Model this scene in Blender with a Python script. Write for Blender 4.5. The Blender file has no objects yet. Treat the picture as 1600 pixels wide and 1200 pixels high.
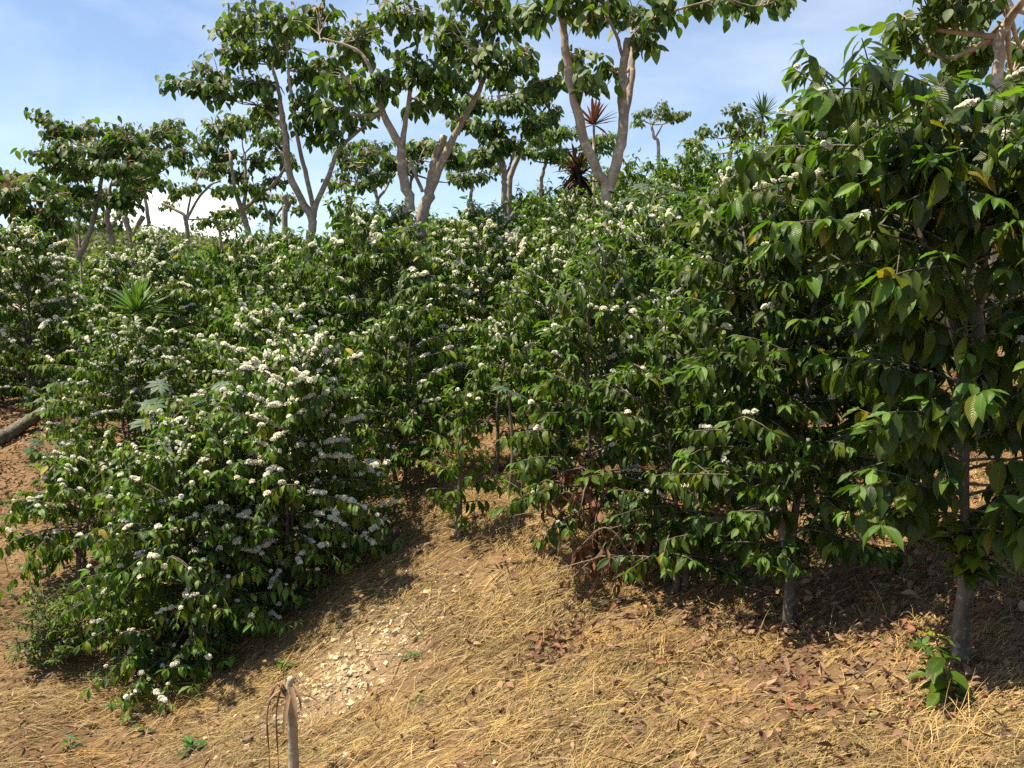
import bpy, math, random
import numpy as np

rng = np.random.default_rng(11)
random.seed(11)
C = bpy.context.scene.collection
rad = math.radians
TAU = 2 * math.pi

# ------------------------------------------------------------------ camera model
FP = 1331.0                      # focal length in photo pixels (1600 wide)
PITCH = math.atan(120 / FP)      # camera looks slightly down; horizon at y = 480
CP, SP = math.cos(PITCH), math.sin(PITCH)


def P(px, py, d):
    """world point on the ray through a photo pixel at forward distance d (eye at origin)"""
    a, b = (px - 800) / FP, (600 - py) / FP
    r = np.array([a, CP + b * SP, -SP + b * CP])
    return r * (d / r[1])


# ------------------------------------------------------------------ terrain
CTRL = [(0, 1150, 4.9), (100, 1190, 4.6), (280, 1062, 5.6), (460, 1215, 3.95), (800, 1200, 3.25), (1200, 1200, 2.75),
        (1600, 1200, 2.4), (1500, 1052, 3.3), (1225, 1000, 4.2), (1060, 920, 4.9), (925, 872, 5.4), (720, 832, 6.0),
        (600, 872, 6.0), (420, 1005, 5.7), (60, 860, 7.0), (30, 668, 9.5), (0, 622, 11.0), (622, 752, 7.2),
        (760, 700, 7.6), (760, 592, 10.0), (1340, 592, 7.6), (1450, 720, 5.8), (1590, 790, 4.6), (1600, 905, 3.7),
        (850, 1000, 4.55), (640, 1050, 4.7)]
pts = [P(*c) for c in CTRL]
pts += [np.array(p) for p in [(0, 0, -1.6), (-2.5, 0, -2.1), (2.5, 0, -1.2), (0, -4, -1.6), (-6, 3, -2.9), (5, 3, -0.6),
                              (-3.8, 17, -.93), (-1.4, 11.5, -.95), (1.1, 10, -.6), (-3.6, 20, -.2), (2.2, 18, 1.05), (-9.5, 25, -.8),
                              (-14, 25, -1.5), (3.8, 14, .9), (9, 14, 1.8), (8, 8, .6), (14, 22, 2.6), (-9, 14, -1.7),
                              (0, 26, 1.2), (7, 28, 1.9), (-5, 30, -.8), (-16, 34, -2.4), (14, 34, 1.8), (0, 38, .6)]]
pts = np.array(pts)


def tps_k(r2):
    return 0.5 * r2 * np.log(r2 + 1e-9)


_n = len(pts)
_d2 = ((pts[:, None, :2] - pts[None, :, :2]) ** 2).sum(-1)
_A = np.zeros((_n + 3, _n + 3))
_A[:_n, :_n] = tps_k(_d2) + np.eye(_n) * 0.25
_A[:_n, _n] = 1
_A[:_n, _n + 1:] = pts[:, :2]
_A[_n, :_n] = 1
_A[_n + 1:, :_n] = pts[:, :2].T
_w = np.linalg.solve(_A, np.concatenate([pts[:, 2], np.zeros(3)]))


def sstep(a, b, x):
    t = np.clip((x - a) / (b - a), 0, 1)
    return t * t * (3 - 2 * t)


def bumps(x, y):
    z = 0
    for k, (f, a, p) in enumerate([(1.3, .04, .4), (2.9, .024, 1.9), (6.1, .014, 4.1), (11.7, .008, 2.2), (23., .004, 1.2)]):
        z = z + a * (np.sin(f * x + p + 1.7 * np.sin(f * .6 * y + p)) * np.cos(f * .83 * y + 2 * p + 1.3 * np.sin(f * .7 * x)))
    return z


def gz(x, y):
    x = np.atleast_1d(np.asarray(x, float)); y = np.atleast_1d(np.asarray(y, float))
    out = np.empty(x.shape)
    xf, yf = x.ravel(), y.ravel()
    cx = np.clip(xf, -18, 16); cy = np.clip(yf, -5, 38)
    o = np.empty(xf.shape)
    for i in range(0, len(xf), 20000):
        s = slice(i, i + 20000)
        d2 = (cx[s, None] - pts[None, :, 0]) ** 2 + (cy[s, None] - pts[None, :, 1]) ** 2
        o[s] = tps_k(d2) @ _w[:_n] + _w[_n] + cx[s] * _w[_n + 1] + cy[s] * _w[_n + 2]
    far = sstep(30, 70, np.hypot(np.maximum(np.abs(xf) - 10, 0), np.maximum(yf, 0)))
    o = o * (1 - far) + (-5.0) * far + bumps(xf, yf)
    # a wooded hill far off to the left, and low hills behind
    o += 17.0 * np.exp(-(((xf + 72) / 46) ** 2) - ((yf - 165) / 38) ** 2)
    o += 9.0 * np.exp(-(((xf - 40) / 90) ** 2) - ((yf - 260) / 50) ** 2)
    return o.reshape(x.shape)


def G(px, d):
    """ground point at forward distance d below/at photo column px"""
    z = -1.0
    for _ in range(6):
        x = (px - 800) / FP * (d * CP - z * SP)
        z = float(gz(x, d)[0])
    return np.array([x, d, z])


# ------------------------------------------------------------------ object helpers
def tag(o, label=None, cat=None, group=None, kind=None):
    if label: o['label'] = label
    if cat: o['category'] = cat
    if group: o['group'] = group
    if kind: o['kind'] = kind
    return o


def empty(name, loc, rz=0.0, scale=1.0):
    o = bpy.data.objects.new(name, None)
    o.location = loc; o.rotation_euler = (0, 0, rz); o.scale = (scale,) * 3
    o.empty_display_size = .1
    C.objects.link(o)
    return o


class MB:
    """collects quads/tris with uv and colour"""
    def __init__(s):
        s.v, s.f, s.uv, s.c, s.n = [], [], [], [], 0

    def add(s, V, F, UV=None, COL=None):
        V = np.asarray(V, np.float32).reshape(-1, 3); F = np.asarray(F, np.int64).reshape(-1, 4)
        s.v.append(V); s.f.append(F + s.n)
        s.uv.append(np.zeros((len(V), 2), np.float32) if UV is None else np.asarray(UV, np.float32))
        s.c.append(np.ones((len(V), 3), np.float32) if COL is None else np.asarray(COL, np.float32))
        s.n += len(V)

    def mesh(s, name, mat, smooth=True):
        me = bpy.data.meshes.new(name)
        if not s.v:
            return me
        V = np.concatenate(s.v); Fq = np.concatenate(s.f); UV = np.concatenate(s.uv); COL = np.concatenate(s.c)
        me.vertices.add(len(V)); me.vertices.foreach_set('co', V.ravel())
        me.loops.add(Fq.size); me.loops.foreach_set('vertex_index', Fq.ravel().astype(np.int32))
        me.polygons.add(len(Fq))
        me.polygons.foreach_set('loop_start', np.arange(0, Fq.size, 4, dtype=np.int32))
        me.polygons.foreach_set('use_smooth', np.full(len(Fq), smooth, dtype=bool))
        me.update(calc_edges=True)
        ul = me.uv_layers.new(name='UVMap')
        ul.data.foreach_set('uv', UV[Fq.ravel()].ravel())
        ca = me.color_attributes.new('tint', 'FLOAT_COLOR', 'POINT')
        ca.data.foreach_set('color', np.concatenate([COL, np.ones((len(COL), 1), np.float32)], 1).ravel())
        me.materials.append(mat)
        return me

    def build(s, name, mat, parent=None, smooth=True):
        o = bpy.data.objects.new(name, s.mesh(name, mat, smooth))
        C.objects.link(o)
        if parent is not None: o.parent = parent
        return o


def unit(v):
    return v / np.maximum(np.linalg.norm(v, axis=-1, keepdims=True), 1e-9)


def tube(mb, path, radii, k=7, col=(1, 1, 1), rough=0.0, seed=0):
    path = np.asarray(path, float); radii = np.asarray(radii, float)
    n = len(path)
    t = unit(np.gradient(path, axis=0))
    ref = np.array([0.3, 0.2, 1.0]) if abs(t[:, 2]).mean() < .8 else np.array([1.0, 0.15, 0.1])
    a = unit(np.cross(t, ref)); b = np.cross(t, a)
    th = np.arange(k) / k * TAU
    r = radii[:, None] * np.ones(k)[None]
    if rough:
        rr = np.random.default_rng(seed)
        r = r * (1 + rough * rr.normal(size=(n, k)))
    V = path[:, None] + r[..., None] * (np.cos(th)[None, :, None] * a[:, None] + np.sin(th)[None, :, None] * b[:, None])
    F = []
    for i in range(n - 1):
        for j in range(k):
            F.append((i * k + j, i * k + (j + 1) % k, (i + 1) * k + (j + 1) % k, (i + 1) * k + j))
    V = V.reshape(-1, 3)
    V = np.concatenate([V, path[-1:] + t[-1:] * radii[-1] * .3])
    for j in range(0, k):
        F.append(((n - 1) * k + j, (n - 1) * k + (j + 1) % k, n * k, n * k))
    F = np.array(F)
    L = np.concatenate([[0], np.cumsum(np.linalg.norm(np.diff(path, axis=0), axis=1))])
    UV = np.stack([np.tile(th / TAU, n), np.repeat(L, k)], 1); UV = np.concatenate([UV, [[0, L[-1]]]])
    cap = F[-k:]
    mb.add(V, F[:-k], UV, np.tile(col, (len(V), 1)))
    # cap as triangles stored in quads with a repeated corner would be degenerate: use pairs of edges instead
    if k % 2 == 0:
        base = mb.n - len(V)
        q = [((n - 1) * k + j, (n - 1) * k + (j + 1) % k, (n - 1) * k + (j + 2) % k, n * k) for j in range(0, k, 2)]
        mb.f.append(np.array(q) + base)


def smooth_path(p, n):
    """Catmull-Rom through the points"""
    p = np.asarray(p, float)
    if len(p) < 3:
        t = np.linspace(0, 1, n)[:, None]
        return p[0] * (1 - t) + p[-1] * t
    q = np.concatenate([[2 * p[0] - p[1]], p, [2 * p[-1] - p[-2]]])
    out = []
    for u in np.linspace(0, len(p) - 1 - 1e-6, n):
        i = int(u); f = u - i
        a, b, c, d = q[i], q[i + 1], q[i + 2], q[i + 3]
        out.append(.5 * ((2 * b) + (c - a) * f + (2 * a - 5 * b + 4 * c - d) * f * f + (3 * b - a - 3 * c + d) * f ** 3))
    return np.array(out)


# ------------------------------------------------------------------ leaves
def leaf_template(res, shape):
    if res == 'hi':
        u = np.array([0, .06, .18, .32, .46, .6, .74, .88, 1.0]); v = np.array([-1, -.5, 0, .5, 1])
    elif res == 'mid':
        u = np.array([0, .1, .32, .58, .82, 1.0]); v = np.array([-1, 0, 1.])
    else:
        u = np.array([0, .38, 1.0]); v = np.array([-1, 0, 1.])
    if shape == 'coffee':
        w = np.interp(u, [0, .06, .18, .32, .46, .6, .74, .88, 1], [.03, .2, .66, .94, 1, .9, .62, .26, .02])
    elif shape == 'ovate':
        w = np.interp(u, [0, .06, .18, .32, .46, .6, .74, .88, 1], [.04, .42, .88, 1, .98, .86, .62, .3, .03])
    elif shape == 'lance':
        w = np.interp(u, [0, .1, .5, .8, 1], [.5, .8, 1, .6, .03])
    if res == 'low':
        w = np.array([.06, 1.0, .04])
    return u, v, w


def leaves(mb, base, dirv, up, L, W, curl, fold, col, res='mid', shape='coffee', ruffle=.0, twist=None):
    N = len(base)
    if N == 0: return
    u, v, w = leaf_template(res, shape)
    nu, nv = len(u), len(v)
    d = unit(dirv); side = unit(np.cross(d, up)); nrm = np.cross(side, d)
    a = np.where(np.abs(curl) < .02, .02, curl)[:, None]
    au = a * u[None]
    X = np.sin(au) / a * L[:, None]; Z = -(1 - np.cos(au)) / a * L[:, None]
    cen = base[:, None] + d[:, None] * X[..., None] + nrm[:, None] * Z[..., None]      # N,nu,3
    nn = nrm[:, None] * np.cos(au)[..., None] + d[:, None] * np.sin(au)[..., None]
    hw = w[None] * W[:, None] * .5
    cf, sf = np.cos(fold)[:, None, None], np.sin(fold)[:, None, None]
    lat = v[None, None] * hw[..., None]                                                # N,nu,nv
    lift = np.abs(lat) * sf
    if ruffle:
        ph = rng.uniform(0, TAU, N)[:, None, None]
        lift = lift + ruffle * W[:, None, None] * np.abs(v)[None, None] * np.sin(u[None, :, None] * 19 + ph + 1.5 * v[None, None]) * w[None, :, None]
    V = cen[:, :, None] + side[:, None, None] * (lat * cf)[..., None] + nn[:, :, None] * lift[..., None]
    idx = np.arange(nu * nv).reshape(nu, nv)
    q = np.stack([idx[:-1, :-1], idx[:-1, 1:], idx[1:, 1:], idx[1:, :-1]], -1).reshape(-1, 4)
    F = (q[None] + (np.arange(N) * nu * nv)[:, None, None]).reshape(-1, 4)
    uv = np.stack(np.meshgrid(u, v * .5 + .5, indexing='ij'), -1).reshape(-1, 2)
    UV = np.tile(uv, (N, 1))
    COL = np.repeat(col, nu * nv, 0)
    mb.add(V.reshape(-1, 3), F, UV, COL)


def flowers(mb, cen, size, nper, petals=5, res=1):
    """white star flowers crowded round each node centre"""
    N = len(cen)
    if N == 0: return
    M = N * nper
    c = np.repeat(cen, nper, 0)
    n = rng.normal(size=(M, 3)); n[:, 2] = np.abs(n[:, 2]) + .6; n = unit(n)
    s = np.repeat(size, nper)
    org = c + n * (s * rng.uniform(.35, 1.0, M))[:, None]
    t = unit(np.cross(n, rng.normal(size=(M, 3)))); b = np.cross(n, t)
    pl = s * rng.uniform(.65, .95, M)
    Vs, Fs = [], []
    for k in range(petals):
        th = TAU * k / petals
        dv = t * math.cos(th) + b * math.sin(th); sv = np.cross(n, dv)
        p0 = org - n * (pl * .15)[:, None]
        p1 = org + (dv * .5 + sv * .34 + n * .12) * pl[:, None]
        p2 = org + (dv + n * .05) * pl[:, None]
        p3 = org + (dv * .5 - sv * .34 + n * .12) * pl[:, None]
        Vs.append(np.stack([p0, p1, p2, p3], 1))
    V = np.stack(Vs, 1).reshape(-1, 3)
    F = np.arange(len(V)).reshape(-1, 4)
    tint = np.repeat(rng.uniform(.85, 1, M), petals * 4)[:, None] * np.array([[.94, .92, .79]])
    mb.add(V, F, None, tint)


# ------------------------------------------------------------------ materials
def new_mat(name):
    m = bpy.data.materials.new(name); m.use_nodes = True
    nt = m.node_tree
    for n in list(nt.nodes): nt.nodes.remove(n)
    out = nt.nodes.new('ShaderNodeOutputMaterial')
    return m, nt, out


def N_(nt, t, **kw):
    n = nt.nodes.new(t)
    for k, v in kw.items():
        if k.startswith('i_'):
            n.inputs[k[2:].replace('_', ' ')].default_value = v
        else:
            setattr(n, k, v)
    return n


def math_(nt, op, a, b=None, c=None):
    n = nt.nodes.new('ShaderNodeMath'); n.operation = op
    for i, x in enumerate((a, b, c)):
        if x is None: continue
        if isinstance(x, (int, float)): n.inputs[i].default_value = x
        else: nt.links.new(x, n.inputs[i])
    return n.outputs[0]


def mixc(nt, fac, a, b, blend='MIX'):
    n = nt.nodes.new('ShaderNodeMix'); n.data_type = 'RGBA'; n.blend_type = blend
    for sock, x in ((n.inputs[0], fac), (n.inputs[6], a), (n.inputs[7], b)):
        if isinstance(x, (int, float)): sock.default_value = x
        elif isinstance(x, tuple): sock.default_value = (*x, 1) if len(x) == 3 else x
        else: nt.links.new(x, sock)
    return n.outputs[2]


def leaf_mat(name, rough=.4, trans=.25, tcol=(2.3, 2.6, .6), vein=9.0, bump=.35, spec=.5, back=(1.25, 1.3, 1.35)):
    m, nt, out = new_mat(name)
    L = nt.links.new
    at = N_(nt, 'ShaderNodeAttribute', attribute_name='tint')
    uv = N_(nt, 'ShaderNodeUVMap', uv_map='UVMap')
    sep = N_(nt, 'ShaderNodeSeparateXYZ'); L(uv.outputs[0], sep.inputs[0])
    av = math_(nt, 'ABSOLUTE', math_(nt, 'MULTIPLY_ADD', sep.outputs[1], 2.0, -1.0))
    ph = math_(nt, 'SUBTRACT', math_(nt, 'MULTIPLY', sep.outputs[0], vein), math_(nt, 'MULTIPLY', av, 1.7))
    sn = math_(nt, 'SINE', math_(nt, 'MULTIPLY', ph, TAU))
    rid = math_(nt, 'ABSOLUTE', sn)
    mid = math_(nt, 'LESS_THAN', av, .07)
    hgt = math_(nt, 'SUBTRACT', math_(nt, 'POWER', rid, .6), math_(nt, 'MULTIPLY', mid, .6))
    bp = N_(nt, 'ShaderNodeBump', i_Strength=bump, i_Distance=.004); L(hgt, bp.inputs['Height'])
    veinmask = math_(nt, 'MAXIMUM', math_(nt, 'MULTIPLY', math_(nt, 'LESS_THAN', rid, .16), .35), math_(nt, 'MULTIPLY', mid, .7))
    lighter = mixc(nt, 1.0, at.outputs[0], (1.55, 1.5, 1.3), 'MULTIPLY')
    col = mixc(nt, veinmask, at.outputs[0], lighter)
    tc = N_(nt, 'ShaderNodeTexCoord')
    nz = N_(nt, 'ShaderNodeTexNoise', i_Scale=45.0, i_Detail=2.0); L(tc.outputs['Object'], nz.inputs[0])
    col = mixc(nt, .5, col, mixc(nt, 1.0, col, mixc(nt, nz.outputs[0], (.55, .6, .5), (1.4, 1.35, 1.5)), 'MULTIPLY'))
    geo = N_(nt, 'ShaderNodeNewGeometry')
    colb = mixc(nt, geo.outputs['Backfacing'], col, mixc(nt, 1.0, col, back, 'MULTIPLY'))
    pb = N_(nt, 'ShaderNodeBsdfPrincipled', i_Roughness=rough)
    pb.inputs['Specular IOR Level'].default_value = spec
    L(colb, pb.inputs['Base Color']); L(bp.outputs[0], pb.inputs['Normal'])
    rr = math_(nt, 'MULTIPLY_ADD', nz.outputs[0], .25, rough - .1); L(rr, pb.inputs['Roughness'])
    tr = N_(nt, 'ShaderNodeBsdfTranslucent'); L(mixc(nt, 1.0, col, tcol, 'MULTIPLY'), tr.inputs[0])
    mx = N_(nt, 'ShaderNodeMixShader'); mx.inputs[0].default_value = trans
    L(pb.outputs[0], mx.inputs[1]); L(tr.outputs[0], mx.inputs[2]); L(mx.outputs[0], out.inputs[0])
    return m


def flower_mat():
    m, nt, out = new_mat('white_petal')
    at = N_(nt, 'ShaderNodeAttribute', attribute_name='tint')
    pb = N_(nt, 'ShaderNodeBsdfPrincipled', i_Roughness=.6)
    nt.links.new(at.outputs[0], pb.inputs['Base Color'])
    tr = N_(nt, 'ShaderNodeBsdfTranslucent'); nt.links.new(at.outputs[0], tr.inputs[0])
    mx = N_(nt, 'ShaderNodeMixShader'); mx.inputs[0].default_value = .4
    nt.links.new(pb.outputs[0], mx.inputs[1]); nt.links.new(tr.outputs[0], mx.inputs[2]); nt.links.new(mx.outputs[0], out.inputs[0])
    return m


def bark_mat(name, c1, c2, c3, scale=9.0, lichen=.5):
    m, nt, out = new_mat(name); L = nt.links.new
    tc = N_(nt, 'ShaderNodeTexCoord')
    mp = N_(nt, 'ShaderNodeMapping'); mp.inputs['Scale'].default_value = (1, 1, .35); L(tc.outputs['Object'], mp.inputs[0])
    n1 = N_(nt, 'ShaderNodeTexNoise', i_Scale=scale, i_Detail=6.0, i_Roughness=.65); L(mp.outputs[0], n1.inputs[0])
    n2 = N_(nt, 'ShaderNodeTexNoise', i_Scale=scale * 2.3, i_Detail=4.0); L(tc.outputs['Object'], n2.inputs[0])
    rp = N_(nt, 'ShaderNodeValToRGB'); rp.color_ramp.elements[0].position = .35; rp.color_ramp.elements[1].position = .65
    rp.color_ramp.elements[0].color = (*c1, 1); rp.color_ramp.elements[1].color = (*c2, 1); L(n1.outputs[0], rp.inputs[0])
    r2 = N_(nt, 'ShaderNodeValToRGB'); r2.color_ramp.elements[0].position = .55; r2.color_ramp.elements[1].position = .62; L(n2.outputs[0], r2.inputs[0])
    col = mixc(nt, math_(nt, 'MULTIPLY', r2.outputs[0], lichen), rp.outputs[0], c3)
    pb = N_(nt, 'ShaderNodeBsdfPrincipled', i_Roughness=.85); L(col, pb.inputs['Base Color'])
    bp = N_(nt, 'ShaderNodeBump', i_Strength=.6, i_Distance=.01); L(n1.outputs[0], bp.inputs['Height']); L(bp.outputs[0], pb.inputs['Normal'])
    L(pb.outputs[0], out.inputs[0])
    return m


def tint_mat(name, rough=.8, trans=0.0, spec=.3):
    m, nt, out = new_mat(name); L = nt.links.new
    at = N_(nt, 'ShaderNodeAttribute', attribute_name='tint')
    pb = N_(nt, 'ShaderNodeBsdfPrincipled', i_Roughness=rough); pb.inputs['Specular IOR Level'].default_value = spec
    tc = N_(nt, 'ShaderNodeTexCoord')
    nz = N_(nt, 'ShaderNodeTexNoise', i_Scale=60.0, i_Detail=3.0); L(tc.outputs['Object'], nz.inputs[0])
    col = mixc(nt, 1.0, at.outputs[0], mixc(nt, nz.outputs[0], (.6, .6, .6), (1.4, 1.4, 1.4)), 'MULTIPLY')
    L(col, pb.inputs['Base Color'])
    if trans:
        tr = N_(nt, 'ShaderNodeBsdfTranslucent'); L(col, tr.inputs[0])
        mx = N_(nt, 'ShaderNodeMixShader'); mx.inputs[0].default_value = trans
        L(pb.outputs[0], mx.inputs[1]); L(tr.outputs[0], mx.inputs[2]); L(mx.outputs[0], out.inputs[0])
    else:
        L(pb.outputs[0], out.inputs[0])
    return m


M = {}
M['coffee_leaf'] = leaf_mat('coffee_leaf', rough=.36, trans=.27, bump=.3, spec=.28, vein=7.0)
M['shade_leaf'] = leaf_mat('shade_tree_leaf', rough=.5, trans=.27, vein=7.0, bump=.25, spec=.4)
M['spike_leaf'] = leaf_mat('spiky_leaf', rough=.5, trans=.2, vein=0.0, bump=.05)
M['castor_leaf'] = leaf_mat('castor_leaf', rough=.5, trans=.2, vein=8.0, bump=.3, back=(1.1, 1.1, 1.1))
M['petal'] = flower_mat()
M['coffee_bark'] = bark_mat('coffee_bark', (.05, .04, .028), (.135, .11, .08), (.30, .29, .24), 18, .45)
M['coffee_twig'] = bark_mat('coffee_twig', (.09, .07, .04), (.20, .16, .09), (.25, .22, .14), 30, .3)
M['shade_bark'] = bark_mat('shade_tree_bark', (.19, .14, .10), (.40, .32, .24), (.50, .45, .36), 7, .6)
M['dead_wood'] = bark_mat('dead_wood', (.20, .15, .10), (.46, .39, .29), (.55, .5, .4), 12, .4)
M['dry_leaf'] = tint_mat('dry_leaf', .7, .12)
M['straw'] = tint_mat('straw', .6, .12, .3)
M['stone'] = tint_mat('pale_stone', .9)


# ------------------------------------------------------------------ coffee plants
def leaf_cols(n, young=.12, yellow=.012, base=((.019, .044, .006), (.086, .140, .011)), bright=(.18, .22, .02)):
    t = rng.beta(1.6, 2.2, n)[:, None]
    c = np.array(base[0]) * (1 - t) + np.array(base[1]) * t
    y = rng.random(n) < young
    c[y] = c[y] * .3 + np.array(bright) * rng.uniform(.45, 1.0, (y.sum(), 1))
    z = rng.random(n) < yellow
    c[z] = np.array([.32, .26, .04]) * rng.uniform(.6, 1.1, (z.sum(), 1))
    return c


def coffee_meshes(H, R, bare=.3, nstem=2, spread=.12, leafL=.12, step=.065, flower=.4, hang=.8, res='mid', seed=1,
                  stems=None, droop=.35, young=.1, leaf_from=.25, sub=.6, trunk_r=.019, flare=.48, etop=1.15, etop_lo=0.0, prof=None, twigs=True,
                  fres=15, density=1.0, fsize=.0155, tone=1.0, yellow=.012, axes=None, skirt=0.0, pair=.045, leaf_w=.41, ground=None):
    """one coffee plant: upright stems, opposite drooping side branches, hanging leaf pairs, blossom on the nodes"""
    r = np.random.default_rng(seed)
    tr, lv, fl = MB(), MB(), MB()
    B, D, U, Ls, CL, TIP, FC = [], [], [], [], [], [], []
    prof = prof or (lambda t: np.interp(t, [0, .12, .35, .6, .85, 1], [.72, .95, 1, .86, .5, .2]))
    if stems is None:
        stems = []
        for s in range(nstem):
            a = TAU * s / max(nstem, 1) + r.uniform(0, 1.5); k = spread * r.uniform(.5, 1.2) if nstem > 1 else spread * .3
            stems.append((np.array([math.cos(a) * .03, math.sin(a) * .03, 0]) * (nstem > 1),
                          np.array([math.cos(a) * k * H, math.sin(a) * k * H, 0]), r.uniform(.82, 1.0) if s else 1.0))
    for off, lean, hs in stems:
        h = H * hs
        n = 14
        t = np.linspace(0, 1, n)[:, None]
        path = off + lean * (t ** 1.4) + np.array([0, 0, 1.0]) * (t * h) + np.cumsum(r.normal(0, .008, (n, 3)), 0) * [1, 1, 0]
        path[0, 2] -= .06
        rr = trunk_r * (1 - .82 * t[:, 0]) * (1 + (flare * np.exp(-t[:, 0] * 14) if flare < .5 else flare * np.exp(-(t[:, 0] / .15) ** 4)))
        tube(tr, path, rr, 8, rough=.06, seed=seed)
        phi = r.uniform(0, TAU)
        z = bare
        while z < h:
            tt = (z - bare) / max(h - bare, .01)
            fr = z / h * (n - 1); i0 = min(int(fr), n - 2); p0 = path[i0] + (path[i0 + 1] - path[i0]) * (fr - i0)
            for side in (0, math.pi):
                if r.random() > density: continue
                a = phi + side + r.normal(0, .3)
                L = R * float(prof(tt)) * r.uniform(.62, 1.12)
                if axes is not None: L *= axes(a, tt)
                if L < .05: continue
                e0 = np.interp(tt, [0, .3, .8, 1], [.15 - skirt + etop_lo, .35 + etop_lo, .7 * etop, etop]) + r.normal(0, .12)
                m = max(int(L / .045), 4)
                s = np.linspace(0, L, m)
                dirh = np.array([math.cos(a), math.sin(a), 0])
                dk = droop * r.uniform(.6, 1.4) * (1.0 if tt < .85 else .4)
                bend = np.array([-math.sin(a), math.cos(a), 0]) * r.normal(0, .12)
                bp = p0 + dirh * (s * math.cos(e0))[:, None] + bend * (s ** 2)[:, None] + np.array([0, 0, 1.]) * (s * math.sin(e0) - dk * s ** 2)[:, None]
                bp[:, 2] = np.maximum(bp[:, 2], (0 if ground is None else ground(bp)) + .10 + .07 * r.random())
                branches = [(bp, L, leaf_from)]
                if twigs: tube(tr, bp[::2] if m > 7 else bp, np.interp(np.linspace(0, 1, len(bp[::2] if m > 7 else bp)), [0, 1], [.0065, .0018]), 4)
                for q in range(3):
                    if r.random() < sub and L > .3:
                        k0 = int(m * r.uniform(.3, .7)); Ls2 = L * r.uniform(.25, .45); m2 = max(int(Ls2 / .045), 3)
                        s2 = np.linspace(0, Ls2, m2)
                        a2 = a + r.choice([-1, 1]) * r.uniform(.6, 1.0)
                        b2 = bp[k0] + np.array([math.cos(a2), math.sin(a2), r.uniform(-.25, .75)]) * s2[:, None] - np.array([0, 0, .8]) * (s2 ** 2)[:, None]
                        b2[:, 2] = np.maximum(b2[:, 2], (0 if ground is None else ground(b2)) + .09)
                        branches.append((b2, Ls2, .15))
                        if twigs: tube(tr, b2, np.linspace(.004, .0015, m2), 4)
                for (pp, LL, lf) in branches:
                    tg = unit(np.gradient(pp, axis=0))
                    ss = np.arange(LL * lf, LL, pair) + r.normal(0, .006)
                    runs = []
                    if r.random() < flower * (.3 + 1.1 * tt):
                        a0 = r.uniform(.1, .5); runs.append((a0, a0 + r.uniform(.22, .5)))
                    for sv in ss:
                        f = np.clip(sv / LL, 0, 1) * (len(pp) - 1); i = min(int(f), len(pp) - 2)
                        x = pp[i] + (pp[i + 1] - pp[i]) * (f - i); T = tg[i]
                        lat = unit(np.cross(T, [0, 0, 1.]))
                        tip = sv / LL
                        for sg in (-1, 1):
                            if r.random() < .1: continue
                            dn = hang * r.uniform(.6, 1.7) * (1 - .55 * (tip > .9))
                            dv = lat * sg * r.uniform(.35, .9) + T * r.uniform(.1, .7) + np.array([0, 0, -1.]) * dn + r.normal(0, .28, 3)
                            up = np.array([0, 0, 1.]) + lat * sg * .9 + dirh * .5 + r.normal(0, .3, 3)
                            B.append(x + lat * sg * .004); D.append(dv); U.append(up)
                            Ls.append(leafL * r.uniform(.55, 1.2) * (1.0 if tip < .75 else (1.25 - .55 * (tip - .3))))
                            TIP.append(tip)
                        if any(q0 < tip < q1 for q0, q1 in runs) and r.random() < .88:
                            FC.append(x + [0, 0, .012]); FC.append(x + T * pair * .5 + [0, 0, .012])
                        elif tip > .1 and r.random() < .2 * flower:
                            FC.append(x + [0, 0, .012])
                    # shoot tip: two small bright leaves
                    for sg in (-1, 1):
                        B.append(pp[-1]); D.append(tg[-1] + np.array([0, 0, .1 - .4 * hang]) + lat * sg * .5 + r.normal(0, .15, 3)); U.append(np.array([0, 0, 1.]) + r.normal(0, .2, 3))
                        Ls.append(leafL * r.uniform(.4, .7)); TIP.append(1.0)
            phi += math.pi / 2 + r.normal(0, .25)
            z += step * r.uniform(.7, 1.3)
    B, D, U, Ls, TIP = map(np.array, (B, D, U, Ls, TIP))
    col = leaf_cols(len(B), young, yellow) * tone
    k = TIP > .93
    col[k] = col[k] * .45 + np.array([.085, .17, .028]) * rng.uniform(.3, .9, (k.sum(), 1))
    leaves(lv, B, D, U, Ls, Ls * rng.uniform(leaf_w * .85, leaf_w * 1.12, len(B)), rng.uniform(.1, 1.3, len(B)), rng.uniform(.05, .6, len(B)), col,
           res, 'coffee', ruffle=.05 if res == 'hi' else .03)
    if FC:
        FC = np.array(FC)
        flowers(fl, FC, np.full(len(FC), fsize) * rng.uniform(.5, 1.4, len(FC)), fres, 5 if fres > 4 else 4)
    ob = dict(trunk=tr.mesh('trunk', M['coffee_bark']), foliage=lv.mesh('foliage', M['coffee_leaf']))
    if len(FC): ob['blossom'] = fl.mesh('blossom', M['petal'], False)
    return ob


def place(name, meshes, loc, rz, sc, label, cat, group=None):
    e = empty(name, loc, rz, sc)
    for pn, me in meshes.items():
        o = bpy.data.objects.new(pn, me); C.objects.link(o); o.parent = e
    tag(e, label, cat, group)
    return e


TAKEN = []


def hero(px, d, top, rpx, label, group=None, name='coffee_bush', **kw):
    g = G(px, d)
    H = P(px, top, d)[2] - g[2]
    me = coffee_meshes(H, rpx / FP * d, ground=lambda q: gz(q[:, 0] + g[0], q[:, 1] + g[1]) - g[2], **kw)
    TAKEN.append((g[0], g[1]))
    return place(name, me, g, 0, 1, label, 'coffee plant', group)


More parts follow.
